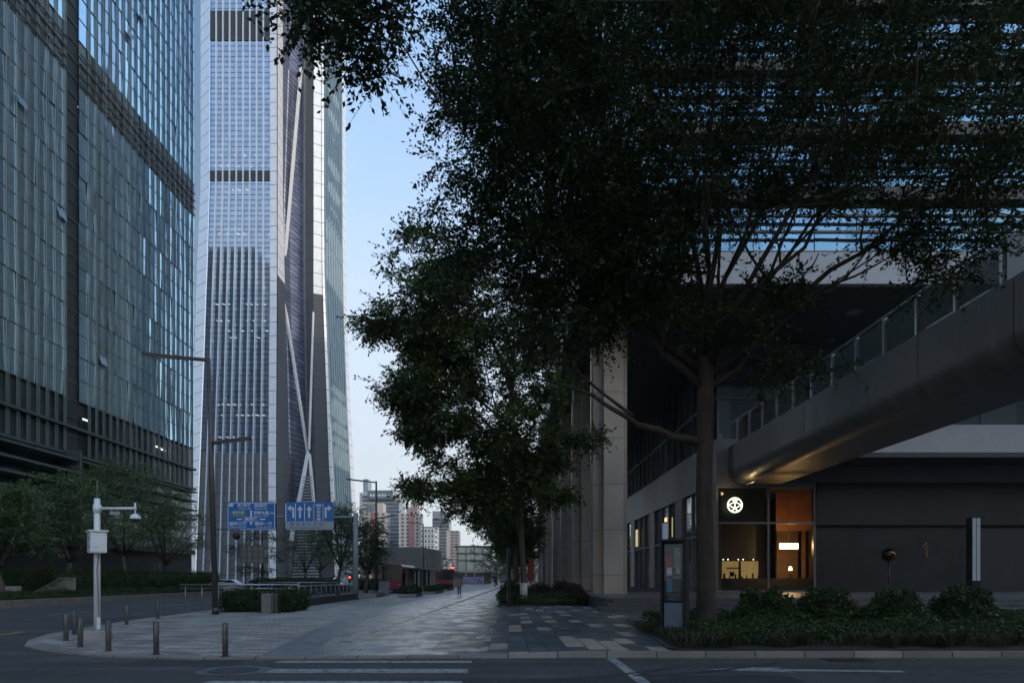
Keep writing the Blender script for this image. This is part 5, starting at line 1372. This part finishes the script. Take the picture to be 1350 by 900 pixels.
def T1(s, px, py, hpx, wpx, par=s1, m='sign_white', off=.006): text(s, sx_(px), YS - .008, sz_(py), hpx * YS / F * 1.0, M[m], par, w=wpx * YS / F, off=off)
def sxa(u): return 285 + u / 15.   # zoomed sign pixels -> picture
def sya(v): return 650 + v / 15.
T1('新洲路', sxa(557), sya(245), 4.9, 17.5); T1('民田路', sxa(885), sya(245), 4.9, 17.5)
T1('Xinzhou Rd', sxa(560), sya(303), 2.2, 17, off=.002); T1('Mintian Rd', sxa(885), sya(305), 2.2, 16, off=.002)
T1('深南大道', sxa(890), sya(388), 4.9, 20); T1('(地下)', sxa(1100), sya(395), 2.6, 6.5); T1('Shennan Blvd', sxa(885), sya(448), 2.2, 19, off=.002)
T1('福华三路', sxa(433), sya(603), 4.9, 24); T1('福华一路', sxa(940), sya(603), 4.9, 24)
T1('Fuhua 3rd Rd', sxa(435), sya(662), 2.2, 21, off=.002); T1('Fuhua 1st Rd', sxa(940), sya(662), 2.2, 20, off=.002)
T1('益田路', sxa(690), sya(512), 3.9, 17)
gp_ = MB(); gp_.box(sxa(0), 0, 0, 0, 0, 0) if False else None
def srect(mb, u0, u1, v0, v1, y0=None): 
    yq = yb if y0 is None else y0
    mb.quad((sx_(sxa(u0)), yq, sz_(sya(v1))), (sx_(sxa(u1)), yq, sz_(sya(v1))), (sx_(sxa(u1)), yq, sz_(sya(v0))), (sx_(sxa(u0)), yq, sz_(sya(v0))))
q = MB(); srect(q, 288, 582, 345, 448); q.build('panel_edge', M['sign_yellow'], s1)
q = MB(); srect(q, 298, 572, 354, 440, yb - .004); q.build('green_panel', M['sign_green'], s1)
text('滨河大道', sx_(sxa(435)), YS - .013, sz_(sya(385)), 3.6 * YS / F, M['sign_white'], s1, w=15.5 * YS / F, off=.004)
text('Binhe Blvd', sx_(sxa(435)), YS - .013, sz_(sya(427)), 1.8 * YS / F, M['sign_white'], s1, w=13 * YS / F)
q = MB(); srect(q, 672, 708, 335, 470); srect(q, 672, 708, 555, 618); srect(q, 408, 515, 498, 524); srect(q, 865, 972, 498, 524)
for a, b in (((508, 512), (545, 470)), ((508, 512), (545, 555)), ((872, 512), (835, 470)), ((872, 512), (835, 555)), ((545, 470), (835, 470)), ((545, 555), (835, 555))):
    pa, pb2 = (sx_(sxa(a[0])), yb, sz_(sya(a[1]))), (sx_(sxa(b[0])), yb, sz_(sya(b[1]))); q.beam(pa, pb2, .004, .025, (0, 1, 0)) if a[1] != b[1] else q.box(pa[0], pb2[0], yb - .002, yb + .002, pa[2] - .012, pa[2] + .012)
q.build('route_symbol', M['sign_white'], s1)
q = MB(); srect(q, 232, 335, 190, 258); q.build('corner_plate', M['sign_white'], s1)
text('G15', sx_(sxa(284)), YS - .008, sz_(sya(224)), 2.6 * YS / F, M['sign_blue'], s1, w=4.5 * YS / F) if False else None
# lane sign
s2 = thing('lane_sign', (sx_(408), YS, sz_(698)), 'blue lane sign with white turn and straight arrows above a pale strip', 'road sign')
def sxb(u): return 370 + u / 16.36
def syb(v): return 650 + v / 16.36
x0, x1, z0, z1, zm = sx_(376.2), sx_(440), sz_(698), sz_(661.2), sz_(686.8)
MB().extr(rrect(x0, x1, z0, z1, .2), YS, YS + .06).build('board', M['sign_blue'], s2)
lo = [p for p in rrect(x0 + .0, x1 - .0, z0, z1, .2) if p[1] < zm]; lo = sorted(lo, key=lambda p: (p[0] > (x0 + x1) / 2, p[1] * (1 if p[0] > (x0 + x1) / 2 else -1)))
MB().extr([(x0, zm)] + lo + [(x1, zm)], YS - .006, YS - .002).build('lower_strip', M['sign_grey'], s2)
q = MB()
def br2(mb, u0, u1, v0, v1): mb.quad((sx_(sxb(u0)), yb, sz_(syb(v1))), (sx_(sxb(u1)), yb, sz_(syb(v1))), (sx_(sxb(u1)), yb, sz_(syb(v0))), (sx_(sxb(u0)), yb, sz_(syb(v0))))
br2(q, 102, 122, 215, 602); br2(q, 312, 328, 215, 595); br2(q, 508, 524, 215, 595); q.build('divider', M['sign_white'], s2)
q = MB(); br2(q, 700, 728, 215, 602); br2(q, 905, 930, 215, 602); q.build('bus_lane_divider', M['sign_yellow'], s2)
def poly2(mb, pts): mb.add([(sx_(sxb(u)), yb, sz_(syb(v))) for u, v in pts], [tuple(range(len(pts)))])
for u in (415, 614):
    q = MB(); br2(q, u - 20, u + 20, 320, 530); poly2(q, [(u, 270), (u - 60, 348), (u - 40, 365), (u - 18, 338), (u, 320), (u + 18, 338), (u + 40, 365), (u + 60, 348)]); q.build('arrow', M['sign_white'], s2)
q = MB(); br2(q, 254, 292, 302, 530); br2(q, 190, 254, 302, 338); poly2(q, [(138, 320), (215, 262), (235, 282), (200, 310), (200, 332), (235, 358), (215, 378)]); q.build('arrow', M['sign_white'], s2)
q = MB(); br2(q, 952, 990, 302, 530); br2(q, 990, 1050, 302, 338); poly2(q, [(1104, 320), (1030, 262), (1010, 282), (1045, 310), (1045, 332), (1010, 358), (1030, 378)]); q.build('arrow', M['sign_white'], s2)
for i, ch in enumerate('公交专用'): text(ch, sx_(sxb(818)), YS - .008, sz_(syb(330 + i * 78)), 4.4 * YS / F, M['sign_white'], s2, w=5.4 * YS / F, off=.006)
q = MB(); br2(q, 758, 882, 236, 276); q.build('time_plate', M['sign_white'], s2)
text('7:30-9:30', sx_(sxb(820)), YS - .008, sz_(syb(256)), 1.7 * YS / F, M['sign_blue'], s2, w=6.8 * YS / F)
for i, ch in enumerate('请选定行车道'): text(ch, sx_(sxb(240 + i * 127)), YS - .010, sz_(syb(668)), 4.2 * YS / F, M['sign_blue'], s2, w=3.7 * YS / F, off=.004)
text('QING XUANDING XINGCHEDAO', sx_(sxb(560)), YS - .010, sz_(syb(743)), 2.0 * YS / F, M['sign_blue'], s2, w=46 * YS / F, off=.003)

# information stand by the right planter
Y = 17.2; kx = X(889, Y)
ki = thing('information_stand', (kx, Y, .13), 'tall narrow dark information stand with display window, in the grass by the big tree', 'information stand')
rot = R(-30)
kr = Matrix.Rotation(rot, 3, 'Z')
def KP(u, v, z): q = kr @ Vector((u, v, 0)); return (kx + q.x, Y + q.y, z)
zb, zt = .13, Z(713, Y)
KW = .52
MB().obox(KP(0, .07, (zb + zt) / 2), KW + .12, .14, zt - zb, rot).build('body', M['column_black'], ki, bevel=.01)
q = MB(); q.obox(KP(-KW / 2 - .03, 0, (zb + zt) / 2), .05, .30, zt - zb + .03, rot); q.obox(KP(KW / 2 + .03, 0, (zb + zt) / 2), .09, .30, zt - zb + .03, rot); q.obox(KP(0, 0, zt + .02), KW + .16, .30, .06, rot); q.build('frame', M['column_black'], ki, bevel=.008)
MB().obox(KP(0, -.02, (zb + .95) / 2 + .02), KW - .02, .05, .85, rot).build('lower_panel', mat('blue_grey_panel', (.085, .125, .16), .4, var=.1, vs=3), ki)
q = MB(); q.obox(KP(0, -.005, 1.75), KW - .02, .02, 1.42, rot); dwn = q.build('display_board', mat('board_black', (.015, .018, .02), .35, var=.15, vs=3), ki)
for (u, z, w, h, c, nm) in ((-.13, 2.02, .13, .24, (.35, .03, .05), 'red_notice'), (-.12, 1.78, .13, .2, (.5, .5, .52), 'white_notice'), (.08, 2.12, .16, .5, (.16, .2, .24), 'map'), (.1, 1.83, .1, .22, (.25, .3, .36), 'small_notice'), (-.12, 1.42, .14, .34, (.06, .22, .36), 'blue_notice'), (.06, 1.46, .2, .4, (.11, .09, .08), 'photo_notice')):
    MB().obox(KP(u, -.02, z), w, .008, h, rot).build(nm, mat(nm, c, .5, var=.35, vs=16), dwn)
q = MB()
for i in range(4): q.obox(KP(-.02 + (i % 2) * .03, -.02, 1.20 - i * .045), .34 - .07 * (i % 3), .006, .016, rot)
q.build('lettering', mat('pale_print', (.16, .18, .18), .6, var=0), dwn)
MB().obox(KP(0, -.045, 1.75), KW - .02, .008, 1.42, rot).build('display_glass', clear_glass('stand_glass', (.94, .96, .96), 1.3), ki)
# light columns
def light_column(x, y, z0, zt, label, faces, wd=.2, split=None):
    t = thing('light_column', (x, y, z0), label, 'light column', 'slim square light columns')
    zs = z0 + (zt - z0) * (split or .4)
    MB().box(x - wd / 2, x + wd / 2, y - wd / 2, y + wd / 2, z0, zt).build('post', M['column_black'], t, bevel=.006)
    for (u0, u1) in faces: MB().box(x + wd * u0, x + wd * u1, y - wd / 2 - .012, y - wd / 2 - .002, zs, zt - .03).build('light_panel', mat('opal_panel', (.5, .56, .62), .4, var=.04) if 'opal_panel' not in bpy.data.materials else bpy.data.materials['opal_panel'], t)
    return t
light_column(X(875.5, 17.75), 17.75, .13, Z(688, 17.75), 'pale-faced light column standing tight behind the information stand', ((-.46, -.36), (-.28, .46)), .17, .5)
light_column(X(1283, 27), 27, .12, Z(682, 27), 'pale double-strip light column in front of the dark wall at the right', ((-.42, -.03), (.06, .46)), .34, .36)
light_column(X(671, 36.4), 36.4, .1, Z(722, 36.4), 'dark unlit light column at the left end of the colonnade bed', ((-.48, -.44),), .22, .1)
# litter bin
Y = 31.0; bx = X(357, 30.6)
bn = thing('litter_bin', (bx, 30.6, ZL), 'two-part litter bin, pale stone side and dark steel side, in front of the low hedge', 'bin')
MB().box(bx - .36, bx + .08, 30.4, 30.9, ZL, Z(782, 30.4)).build('stone_body', M['bin_stone'], bn, bevel=.015)
MB().box(bx + .085, bx + .22, 30.4, 30.9, ZL, Z(782.5, 30.4)).box(bx + .235, bx + .36, 30.42, 30.9, ZL, Z(782.5, 30.4)).build('steel_body', M['steel_dark'], bn, bevel=.01)
# ramp wall and railing
rw = tag(MB().box(-11.5, -11.2, 37, 50.2, ZL, .5).box(-15.0, -11.5, 36.8, 37.1, ZL, .5).build('ramp_wall', M['dark_stone'], None, .02), 'low dark stone wall edging the ramp below the railing', 'wall')
ra = thing('railing', (-11.35, 43, .5), 'long steel railing with thin posts along the ramp wall', 'railing')
q = MB()
for yy in np.arange(37.3, 50.2, 1.1):
    q.tube([(-11.35, yy, .5), (-11.43, yy, 1.15)], .02, 6)
for xx in np.arange(-17.5, -11.4, .9): q.tube([(xx, 37, .5 if xx > -15 else .02), (xx, 37, 1.22)], .02, 6)
q.build('post', M['steel'], ra)
MB().tube([(-11.43, 37, 1.18), (-11.43, 50.2, 1.18)], .032, 8).tube([(-17.8, 37, 1.26), (-11.3, 37, 1.26)], .04, 8).tube([(-17.8, 37, 1.05), (-11.3, 37, 1.05)], .03, 8).build('handrail', M['steel'], ra)
MB().box(-11.44, -11.42, 38, 50, .6, 1.1).build('pane', M['rail_glass'], ra)
r2_ = thing('railing', (-14, 52, .05), 'short second railing with a slanting rail behind the long one', 'railing')
MB().tube([(-19, 52, 1.3), (-13, 52, 1.3)], .03, 8).tube([(-16.3, 45, .3), (-14.6, 48, 1.3)], .03, 8).build('handrail', M['steel'], r2_)
q = MB()
for xx in np.arange(-19, -12.9, 1.0): q.tube([(xx, 52, .03), (xx, 52, 1.3)], .02, 6)
q.build('post', M['steel'], r2_)
# planter boxes
PBX = 'stone planter boxes along the road edge'
def pbox(x0, x1, y0, y1, h, label, plant, seed):
    t = thing('planter_box', ((x0 + x1) / 2, y0, ZL), label, 'planter', PBX)
    MB().box(x0, x1, y0, y1, ZL, h).build('box', M['concrete'], t, bevel=.02)
    MB().box(x0 + .12, x1 - .12, y0 + .12, y1 - .12, h + .001, h + .02).build('soil', M['soil'], t)
    if plant:
        hd = hedge('foliage', x0 + .1, x1 - .1, y0 + .1, y1 - .1, h, h + .45, None, seed, 2200, ls=.12, cat=None)
        hd.parent = t; hd.location = (-(x0 + x1) / 2, -y0, -ZL)
pbox(X(474, 55), X(496, 55), 55, 59, .4, 'stone planter box holding the staked young tree', False, 0)
pbox(X(524, 56), X(549, 56), 56, 60, .33, 'stone planter box with clipped green plants, in front of the bus shelter', True, 101)
pbox(X(556, 68), X(575, 68), 68, 76, .3, 'stone planter box with low plants, second along the road edge', True, 102)
pbox(X(572, 84), X(590, 84), 84, 94, .3, 'farthest stone planter box with low plants, near the second bus', True, 103)
# grey utility cabinet
Y = 62; ux = X(506, Y)
uc = thing('utility_cabinet', (ux, Y, ZL), 'squat grey steel utility cabinet in front of the first red bus', 'cabinet')
MB().box(ux - .45, ux + .45, Y, Y + .6, ZL + .08, 1.3).build('body', M['grey_paint'], uc, bevel=.02); MB().box(ux - .38, ux - .02, Y - .012, Y - .002, .3, 1.2).box(ux + .02, ux + .38, Y - .012, Y - .002, .3, 1.2).build('door', M['grey_paint'], uc); MB().box(ux - .48, ux + .48, Y - .05, Y + .65, ZL, ZL + .08).build('plinth', M['concrete'], uc)

# buses (seen from the front / rear)
BUSRED = mat('bus_red', (.30, .022, .05), .35, var=.08, vs=2); BUSG = mat('bus_glass', (.03, .035, .04), .15, var=.1)
def bus(x0, x1, Y, label):
    t = thing('bus', ((x0 + x1) / 2, Y, 0), label, 'bus', 'red buses at the stop'); L_ = 10.5; h = 3.15
    MB().extr([(x0, .32), (x1, .32), (x1, h - .25), (x1 - .2, h), (x0 + .2, h), (x0, h - .25)], Y, Y + L_).build('body', BUSRED, t, bevel=.05)
    MB().box(x0 + .12, x1 - .12, Y - .02, Y - .004, 1.38, h - .16).build('windscreen', BUSG, t)
    q = MB()
    for k in range(9): q.box(x0 + .14, x1 - .14, Y - .035, Y - .022, 1.5 + k * .17, 1.53 + k * .17)
    q.build('blind', M['column_black'], t)
    MB().box(x0 + .06, x1 - .06, Y - .03, Y - .006, .34, .5).build('bumper', M['black'], t)
    for xx in (x0 + .3, x1 - .3): MB().box(xx - .14, xx + .14, Y - .03, Y - .008, .85, 1.0).build('headlight', M['grey_paint'], t)
    MB().box(x0 - .02, x0 - .003, Y + .6, Y + L_ - .4, 1.4, h - .4).box(x1 + .003, x1 + .02, Y + .6, Y + L_ - .4, 1.4, h - .4).build('side_window', BUSG, t)
    for yy in (Y + 2, Y + 8):
        for xx in (x0 + .02, x1 - .3): MB().tube([(xx, yy, .5), (xx + .28, yy, .5)], .5, 18).build('wheel', M['black'], t)
    q = MB(); q.tube([(x1, Y, h - .3), (x1 + .25, Y - .35, h - .35), (x1 + .28, Y - .35, h - 1.0)], .03, 6); q.obox((x1 + .26, Y - .36, h - .85), .24, .12, .42); q.build('wing_mirror', M['black'], t)
# buses stand in the lay-by
struct(MB().quad((-15, 61, ZL + .004), (-11.2, 66, ZL + .004), (-10.4, 112, ZL + .004), (-15, 118, ZL + .004)).build('bus_bay', M['asphalt']))
bus(X(502.5, 74), X(502.5, 74) + 2.3, 74, 'red bus with dark ribbed windscreen, nearer, beside the bus shelter')
bus(X(575.5, 112), X(575.5, 112) + 2.75, 112, 'red bus with dark ribbed windscreen, farther, next to the glass pavilion')
# bus shelter
sh = thing('bus_shelter', (-10.3, 78, ZL), 'bus shelter with thin flat roof on dark posts beside the nearer red bus', 'bus shelter')
q = MB()
for yy in (72, 76, 80, 84, 88, 92): q.box(-10.85, -10.6, yy, yy + .25, ZL, 2.55)
for yy in (76, 84, 92): q.box(-9.8, -9.65, yy, yy + .15, ZL, 2.55)
q.build('post', M['lamp_paint'], sh); MB().box(-11.2, -9.2, 71, 94, 2.55, 2.72).build('roof', M['steel_dark'], sh, bevel=.02); MB().box(-10.75, -10.7, 76.3, 80, .6, 2.3).build('pane', M['rail_glass'], sh)
fp = thing('stop_post', (X(560, 84), 84, ZL), 'tall dark rectangular frame post standing by the shelter end', 'stop post')
xf = X(561, 84); MB().box(xf - .22, xf - .12, 84, 84.1, ZL, 4.1).box(xf + .16, xf + .26, 84, 84.1, 2.9, 4.1).box(xf - .22, xf + .26, 84, 84.1, 4.1, 4.2).build('frame', M['steel_dark'], fp); MB().box(xf - .12, xf + .16, 84.03, 84.06, 2.95, 4.1).build('panel', M['grey_paint'], fp)
# traffic lights
def signal(px, py, Y, c, label, ped=False):
    x, z = X(px, Y), Z(py, Y)
    t = thing('traffic_light', (x, Y, 0), label, 'traffic light')
    MB().tube([(x, Y + .15, 0), (x, Y + .15, z + .6)], .06, 8).build('pole', M['steel_dark'], t)
    MB().box(x - .19, x + .19, Y, Y + .22, z - .7, z + .35).build('housing', M['black'], t)
    s = .10 * max(1, Y / 60)
    MB().tube([(x, Y - .02, z), (x, Y - .005, z)], s, 14).build('lens', emis('signal_' + label[:5], c, 1.1), t)
signal(461, 760.5, 92, (1, .05, .03), 'red traffic signal left of the gantry post')
signal(597, 748, 104, (1, .06, .04), 'bright red traffic signal on a tall pole above the walking man')
signal(441, 762, 100, (.35, 1, .75), 'small green traffic signal left of the red one')
signal(279.5, 760.5, 84, (1, .2, .04), 'tiny orange-red signal glimpsed at the street lamp base')
# notice board
Y = 72; nx0, nx1 = X(318, Y), X(348, Y)
nb_ = thing('notice_board', ((nx0 + nx1) / 2, Y, .1), 'grey gridded notice board on two legs across the road', 'notice board')
MB().box(nx0, nx1, Y, Y + .12, Z(742, Y), Z(719, Y)).build('board', mat('board_grey', (.2, .195, .19), .6, var=.08), nb_)
q = MB()
for k in range(5): xx = nx0 + (nx1 - nx0) * k / 4; q.box(xx - .035, xx + .035, Y - .06, Y - .002, Z(742, Y), Z(719, Y))
for k in range(4): zz = Z(742, Y) + (Z(719, Y) - Z(742, Y)) * k / 3; q.box(nx0, nx1, Y - .062, Y - .0601, zz - .035, zz + .035)
q.build('grid', mat('grid_dark', (.1, .1, .1), .6, var=0), nb_)
for xx in (nx0 + .35, nx1 - .6): MB().box(xx - .05, xx + .05, Y + .13, Y + .23, .1, Z(742, Y)).build('leg', M['steel_dark'], nb_)
# slim pole cabinets across the road
Y = 69; wx = X(206, Y)
ws = thing('meter_post', (wx, Y, .14), 'pale upright meter box behind the far hedge', 'meter box')
MB().box(wx - .28, wx + .28, Y, Y + .3, 1.7, 3.1).build('box', M['grey_paint'], ws, bevel=.02); MB().box(wx - .12, wx + .12, Y + .05, Y + .25, .14, 1.7).build('leg', M['steel_dark'], ws)
Y = 75; q = MB(); x0, x1 = X(248, Y), X(277, Y)
for k in range(9): q.box(x0, x1, Y, Y + .05, .5 + k * .2, .55 + k * .2)
for k in range(5): q.box(x0 + (x1 - x0) * k / 4 - .04, x0 + (x1 - x0) * k / 4 + .04, Y + .051, Y + .13, .1, 2.3)
q.box(x0 - .1, x1 + .1, Y - .1, Y + .2, 2.3, 2.42)
tag(q.build('slatted_screen', M['grey_paint']), 'low grey slatted screen between the far hedge and the street lamp', 'screen')
# stone parapets by the far hedge
pp = MB(); pp.extr([(50.0, .14), (54.5, .14), (54.5, 1.55), (50.0, .4)], -33.6, -33.2, 'x')
q = MB(); q.extr([(X(44, 46), .14), (X(97, 46), .14), (X(97, 46), 1.55), (X(79, 46), 1.55), (X(44, 46), .55)], 46, 46.25)
q.extr([(X(43.5, 46), .55), (X(79, 46), 1.55), (X(97, 46), 1.55), (X(97, 46), 1.65), (X(78.5, 46), 1.65), (X(43.5, 46), .65)], 45.93, 46.32)
tag(q.build('stair_parapet', M['concrete'], None, .02), 'sloping pale stone parapet in the gap between the far hedges', 'wall')
q = MB(); q.add([(X(277, 66), 66, .02), (X(312, 66), 66, .02), (X(312, 66), 66, .75), (X(290, 66), 66, 1.25), (X(277, 66), 66, 1.25), (X(277, 66), 67, .02), (X(312, 66), 67, .02), (X(312, 66), 67, .75), (X(290, 66), 67, 1.25), (X(277, 66), 67, 1.25)],
      [(0, 1, 2, 3, 4), (9, 8, 7, 6, 5), (0, 5, 6, 1), (1, 6, 7, 2), (2, 7, 8, 3), (3, 8, 9, 4), (4, 9, 5, 0)])
tag(q.build('road_island', M['concrete'], None, .03), 'sloping grey concrete nose of the road island right of the street lamp', 'road island')
q = MB(); q.box(X(-5, 40), X(22, 40), 40, 40.4, .14, 1.15); tag(q.build('garden_wall', M['concrete'], None, .02), 'low pale wall at the far left below the small airy tree', 'wall')
# cars far up the road
def car(x, y, c, label, rz=0.):
    t = thing('car', (x, y, 0), label, 'car')
    pr = [(-2.2, .35), (2.2, .35), (2.25, .75), (1.5, .95), (.75, 1.42), (-1.1, 1.46), (-2.0, .98), (-2.25, .85)]
    MB().extr([(x + p, q_) for p, q_ in pr], y - .85, y + .85).build('body', c, t, bevel=.06)
    MB().extr([(x + 1.25, .98), (x + .72, 1.36), (x - 1.05, 1.39), (x - 1.75, 1.0)], y - .865, y - .852).build('side_window', BUSG, t)
    for xx in (x - 1.4, x + 1.4): MB().tube([(xx, y - .88, .33), (xx, y - .7, .33)], .33, 16).build('wheel', M['black'], t)
    return t
SILV = mat('silver_paint', (.5, .52, .55), .3, metal=.4, var=0)
car(X(344, 96), 96, SILV, 'silver car seen over the hedge under the notice board'); car(X(302, 98), 98, M['sign_white'], 'white car roof showing left of the notice board'); car(X(434, 96), 96, SILV, 'silver car by the road at the foot of the young tree'); car(X(529, 104), 104, SILV, 'silver car seen through the bus shelter')
# colourful banner on the fence
Y = 150; x0, x1 = X(610, Y), X(638, Y)
bb = thing('banner', ((x0 + x1) / 2, Y, 0), 'long lilac and pink banner at the end of the path', 'banner')
MB().box(x0, x1, Y, Y + .1, Z(770, Y) + 1.4 - 1.4 + .2, Z(760, Y)).build('panel', mat('lilac_print', (.38, .32, .52), .5, var=.35, vs=.8), bb)
q = MB(); q.box(x0 + .02, x1 - .02, Y - .02, Y - .004, Z(770, Y) + .22, Z(767.5, Y)); q.build('pink_edge', mat('pink_print', (.5, .18, .26), .5, var=.3, vs=1.5), bb)
q = MB()
for k in range(9): a = math.pi * k / 8; q.obox((x0 + 1.6 + 1.25 * math.cos(a), Y - .012, .95 + .6 * math.sin(a)), .3, .01, .14, 0, -a + math.pi / 2)
for cx_, cz_, rr_ in ((3.6, 1.25, .3), (4.1, .8, .22), (3.3, .75, .2)): q.tube([(x0 + cx_, Y - .02, cz_), (x0 + cx_, Y - .008, cz_)], rr_, 12)
q.build('printed_shapes', mat('blue_print', (.12, .12, .38), .5, var=.4, vs=2), bb)
for xx in (x0 + .1, (x0 + x1) / 2, x1 - .1): MB().box(xx - .05, xx + .05, Y + .11, Y + .2, 0, Z(759, Y)).build('post', M['steel_dark'], bb)
# red advert behind the avenue trunks
tag(MB().box(X(696, 90), X(704, 90), 90, 90.1, 1.3, 4.2).build('poster', mat('red_poster', (.4, .04, .04), .5, var=.4, vs=1.2)), 'red poster glimpsed behind the whitewashed trunk', 'poster')

# ================================================================== PEOPLE
SKIN = mat('skin', (.42, .27, .2), .6, var=0)
def person(x, y, z, label, top, legs, hair, walk=.16, seed=0):
    t = thing('person', (x, y, z), label, 'person')
    J = {'pel': (0, 0, .92), 'wai': (0, .0, 1.08), 'che': (0, .02, 1.32), 'nb': (0, .02, 1.46), 'hd': (0, .05, 1.56), 'top': (0, .05, 1.66),
         'ls': (-.19, .02, 1.40), 'le': (-.25, -.03, 1.13), 'lw': (-.26, .04, .90), 'lh': (-.255, .07, .80), 'rs': (.19, .02, 1.40), 're': (.25, -.02, 1.13), 'rw': (.26, .07, .90), 'rh': (.255, .10, .80),
         'lp': (-.09, 0, .88), 'lk': (-.10, walk * .6, .50), 'la': (-.10, walk * .5, .09), 'lt': (-.11, walk * .5 + .15, .04), 'rp': (.09, 0, .88), 'rk': (.10, -walk * .1, .50), 'ra': (.10, -walk, .11), 'rt': (.11, -walk + .15, .04)}
    RD = {'pel': .14, 'wai': .135, 'che': .15, 'nb': .058, 'hd': .088, 'top': .07, 'ls': .072, 'le': .05, 'lw': .036, 'lh': .034, 'rs': .072, 're': .05, 'rw': .036, 'rh': .034, 'lp': .10, 'lk': .065, 'la': .05, 'lt': .035, 'rp': .10, 'rk': .065, 'ra': .05, 'rt': .035}
    E = [('pel', 'wai'), ('wai', 'che'), ('che', 'nb'), ('nb', 'hd'), ('hd', 'top'), ('che', 'ls'), ('ls', 'le'), ('le', 'lw'), ('lw', 'lh'), ('che', 'rs'), ('rs', 're'), ('re', 'rw'), ('rw', 'rh'), ('pel', 'lp'), ('lp', 'lk'), ('lk', 'la'), ('la', 'lt'), ('pel', 'rp'), ('rp', 'rk'), ('rk', 'ra'), ('ra', 'rt')]
    ks = list(J); me = bpy.data.meshes.new('skeleton'); me.from_pydata([J[k] for k in ks], [(ks.index(a), ks.index(b)) for a, b in E], [])
    o = bpy.data.objects.new('tmp', me); col.objects.link(o)
    o.modifiers.new('s', 'SKIN'); sv = me.skin_vertices[0].data
    for i, k in enumerate(ks): sv[i].radius = (RD[k] * (1.25 if k in ('che', 'wai', 'pel') else 1), RD[k] * (.8 if k in ('che', 'wai', 'pel') else 1)); sv[i].use_root = (k == 'pel')
    u = o.modifiers.new('u', 'SUBSURF'); u.levels = 2; u.render_levels = 2
    bpy.context.view_layer.update()
    m2 = bpy.data.meshes.new_from_object(o.evaluated_get(bpy.context.evaluated_depsgraph_get())); bpy.data.objects.remove(o)
    m2.materials.clear()
    for q in (SKIN, top, legs, M['black']): m2.materials.append(q)
    for p in m2.polygons:
        c = p.center; p.use_smooth = True
        p.material_index = 3 if c.z < .1 else 2 if (c.z < .9 and abs(c.x) < .205) else 0 if (c.z > 1.47 or c.z < .87) else 1
    b = bpy.data.objects.new('body', m2); col.objects.link(b); b.parent = t
    h = MB(); h.sphere((x, y + .035, z + 1.62), .104, 14, 8, 1.12, -.35, 1); h.build('hair', hair, t)
    j = MB(); j.tube([(x, y + .01, z + .84), (x, y + .01, z + .98), (x, y + .015, z + 1.2), (x, y + .02, z + 1.4)], [.185, .175, .18, .16], 14, cap=False)
    jo = j.build('jacket', top, t)
    return t
HAIR = mat('dark_hair', (.012, .01, .009), .6, var=0)
person(X(605.5, 62.), 62., ZL, 'man in a tan jacket and black trousers walking away along the path', mat('tan_jacket', (.42, .29, .19), .8, var=.1), mat('black_trousers', (.012, .012, .014), .8, var=0), HAIR)
person(X(653, 125), 125., ZL, 'small distant person in dark clothes near the end of the path', mat('dark_coat', (.05, .045, .055), .8, var=.1), M['black'], HAIR)

# ================================================================== HAZE
hm = bpy.data.materials.new('air'); hm.use_nodes = True
hn, hl = nt(hm); hn.remove(hn['Principled BSDF']); pv = hn.new('ShaderNodeVolumePrincipled')
pv.inputs['Color'].default_value = (.85, .9, .97, 1); pv.inputs['Density'].default_value = .00022; pv.inputs['Anisotropy'].default_value = .2
hl.new(pv.outputs[0], hn['Material Output'].inputs['Volume'])
tag(MB().box(-1210, 1210, -610, 1710, -1.2, 320).build('haze', hm), 'pale thin haze in the air over the whole street', 'haze', None, 'stuff')

# ================================================================== OUTPUT
vs_ = scene.view_settings
vs_.view_transform = 'Standard'; vs_.look = 'None'; vs_.gamma = 1.0; vs_.use_curve_mapping = False
vs_.exposure = 2.36
scene.render.engine = 'CYCLES'
cy = scene.cycles
cy.use_denoising = True; cy.max_bounces = 7; cy.diffuse_bounces = 3; cy.glossy_bounces = 4; cy.transmission_bounces = 6; cy.transparent_max_bounces = 10
cy.caustics_reflective = False; cy.caustics_refractive = False; cy.sample_clamp_indirect = 3.0; cy.volume_bounces = 0
scene.render.film_transparent = False
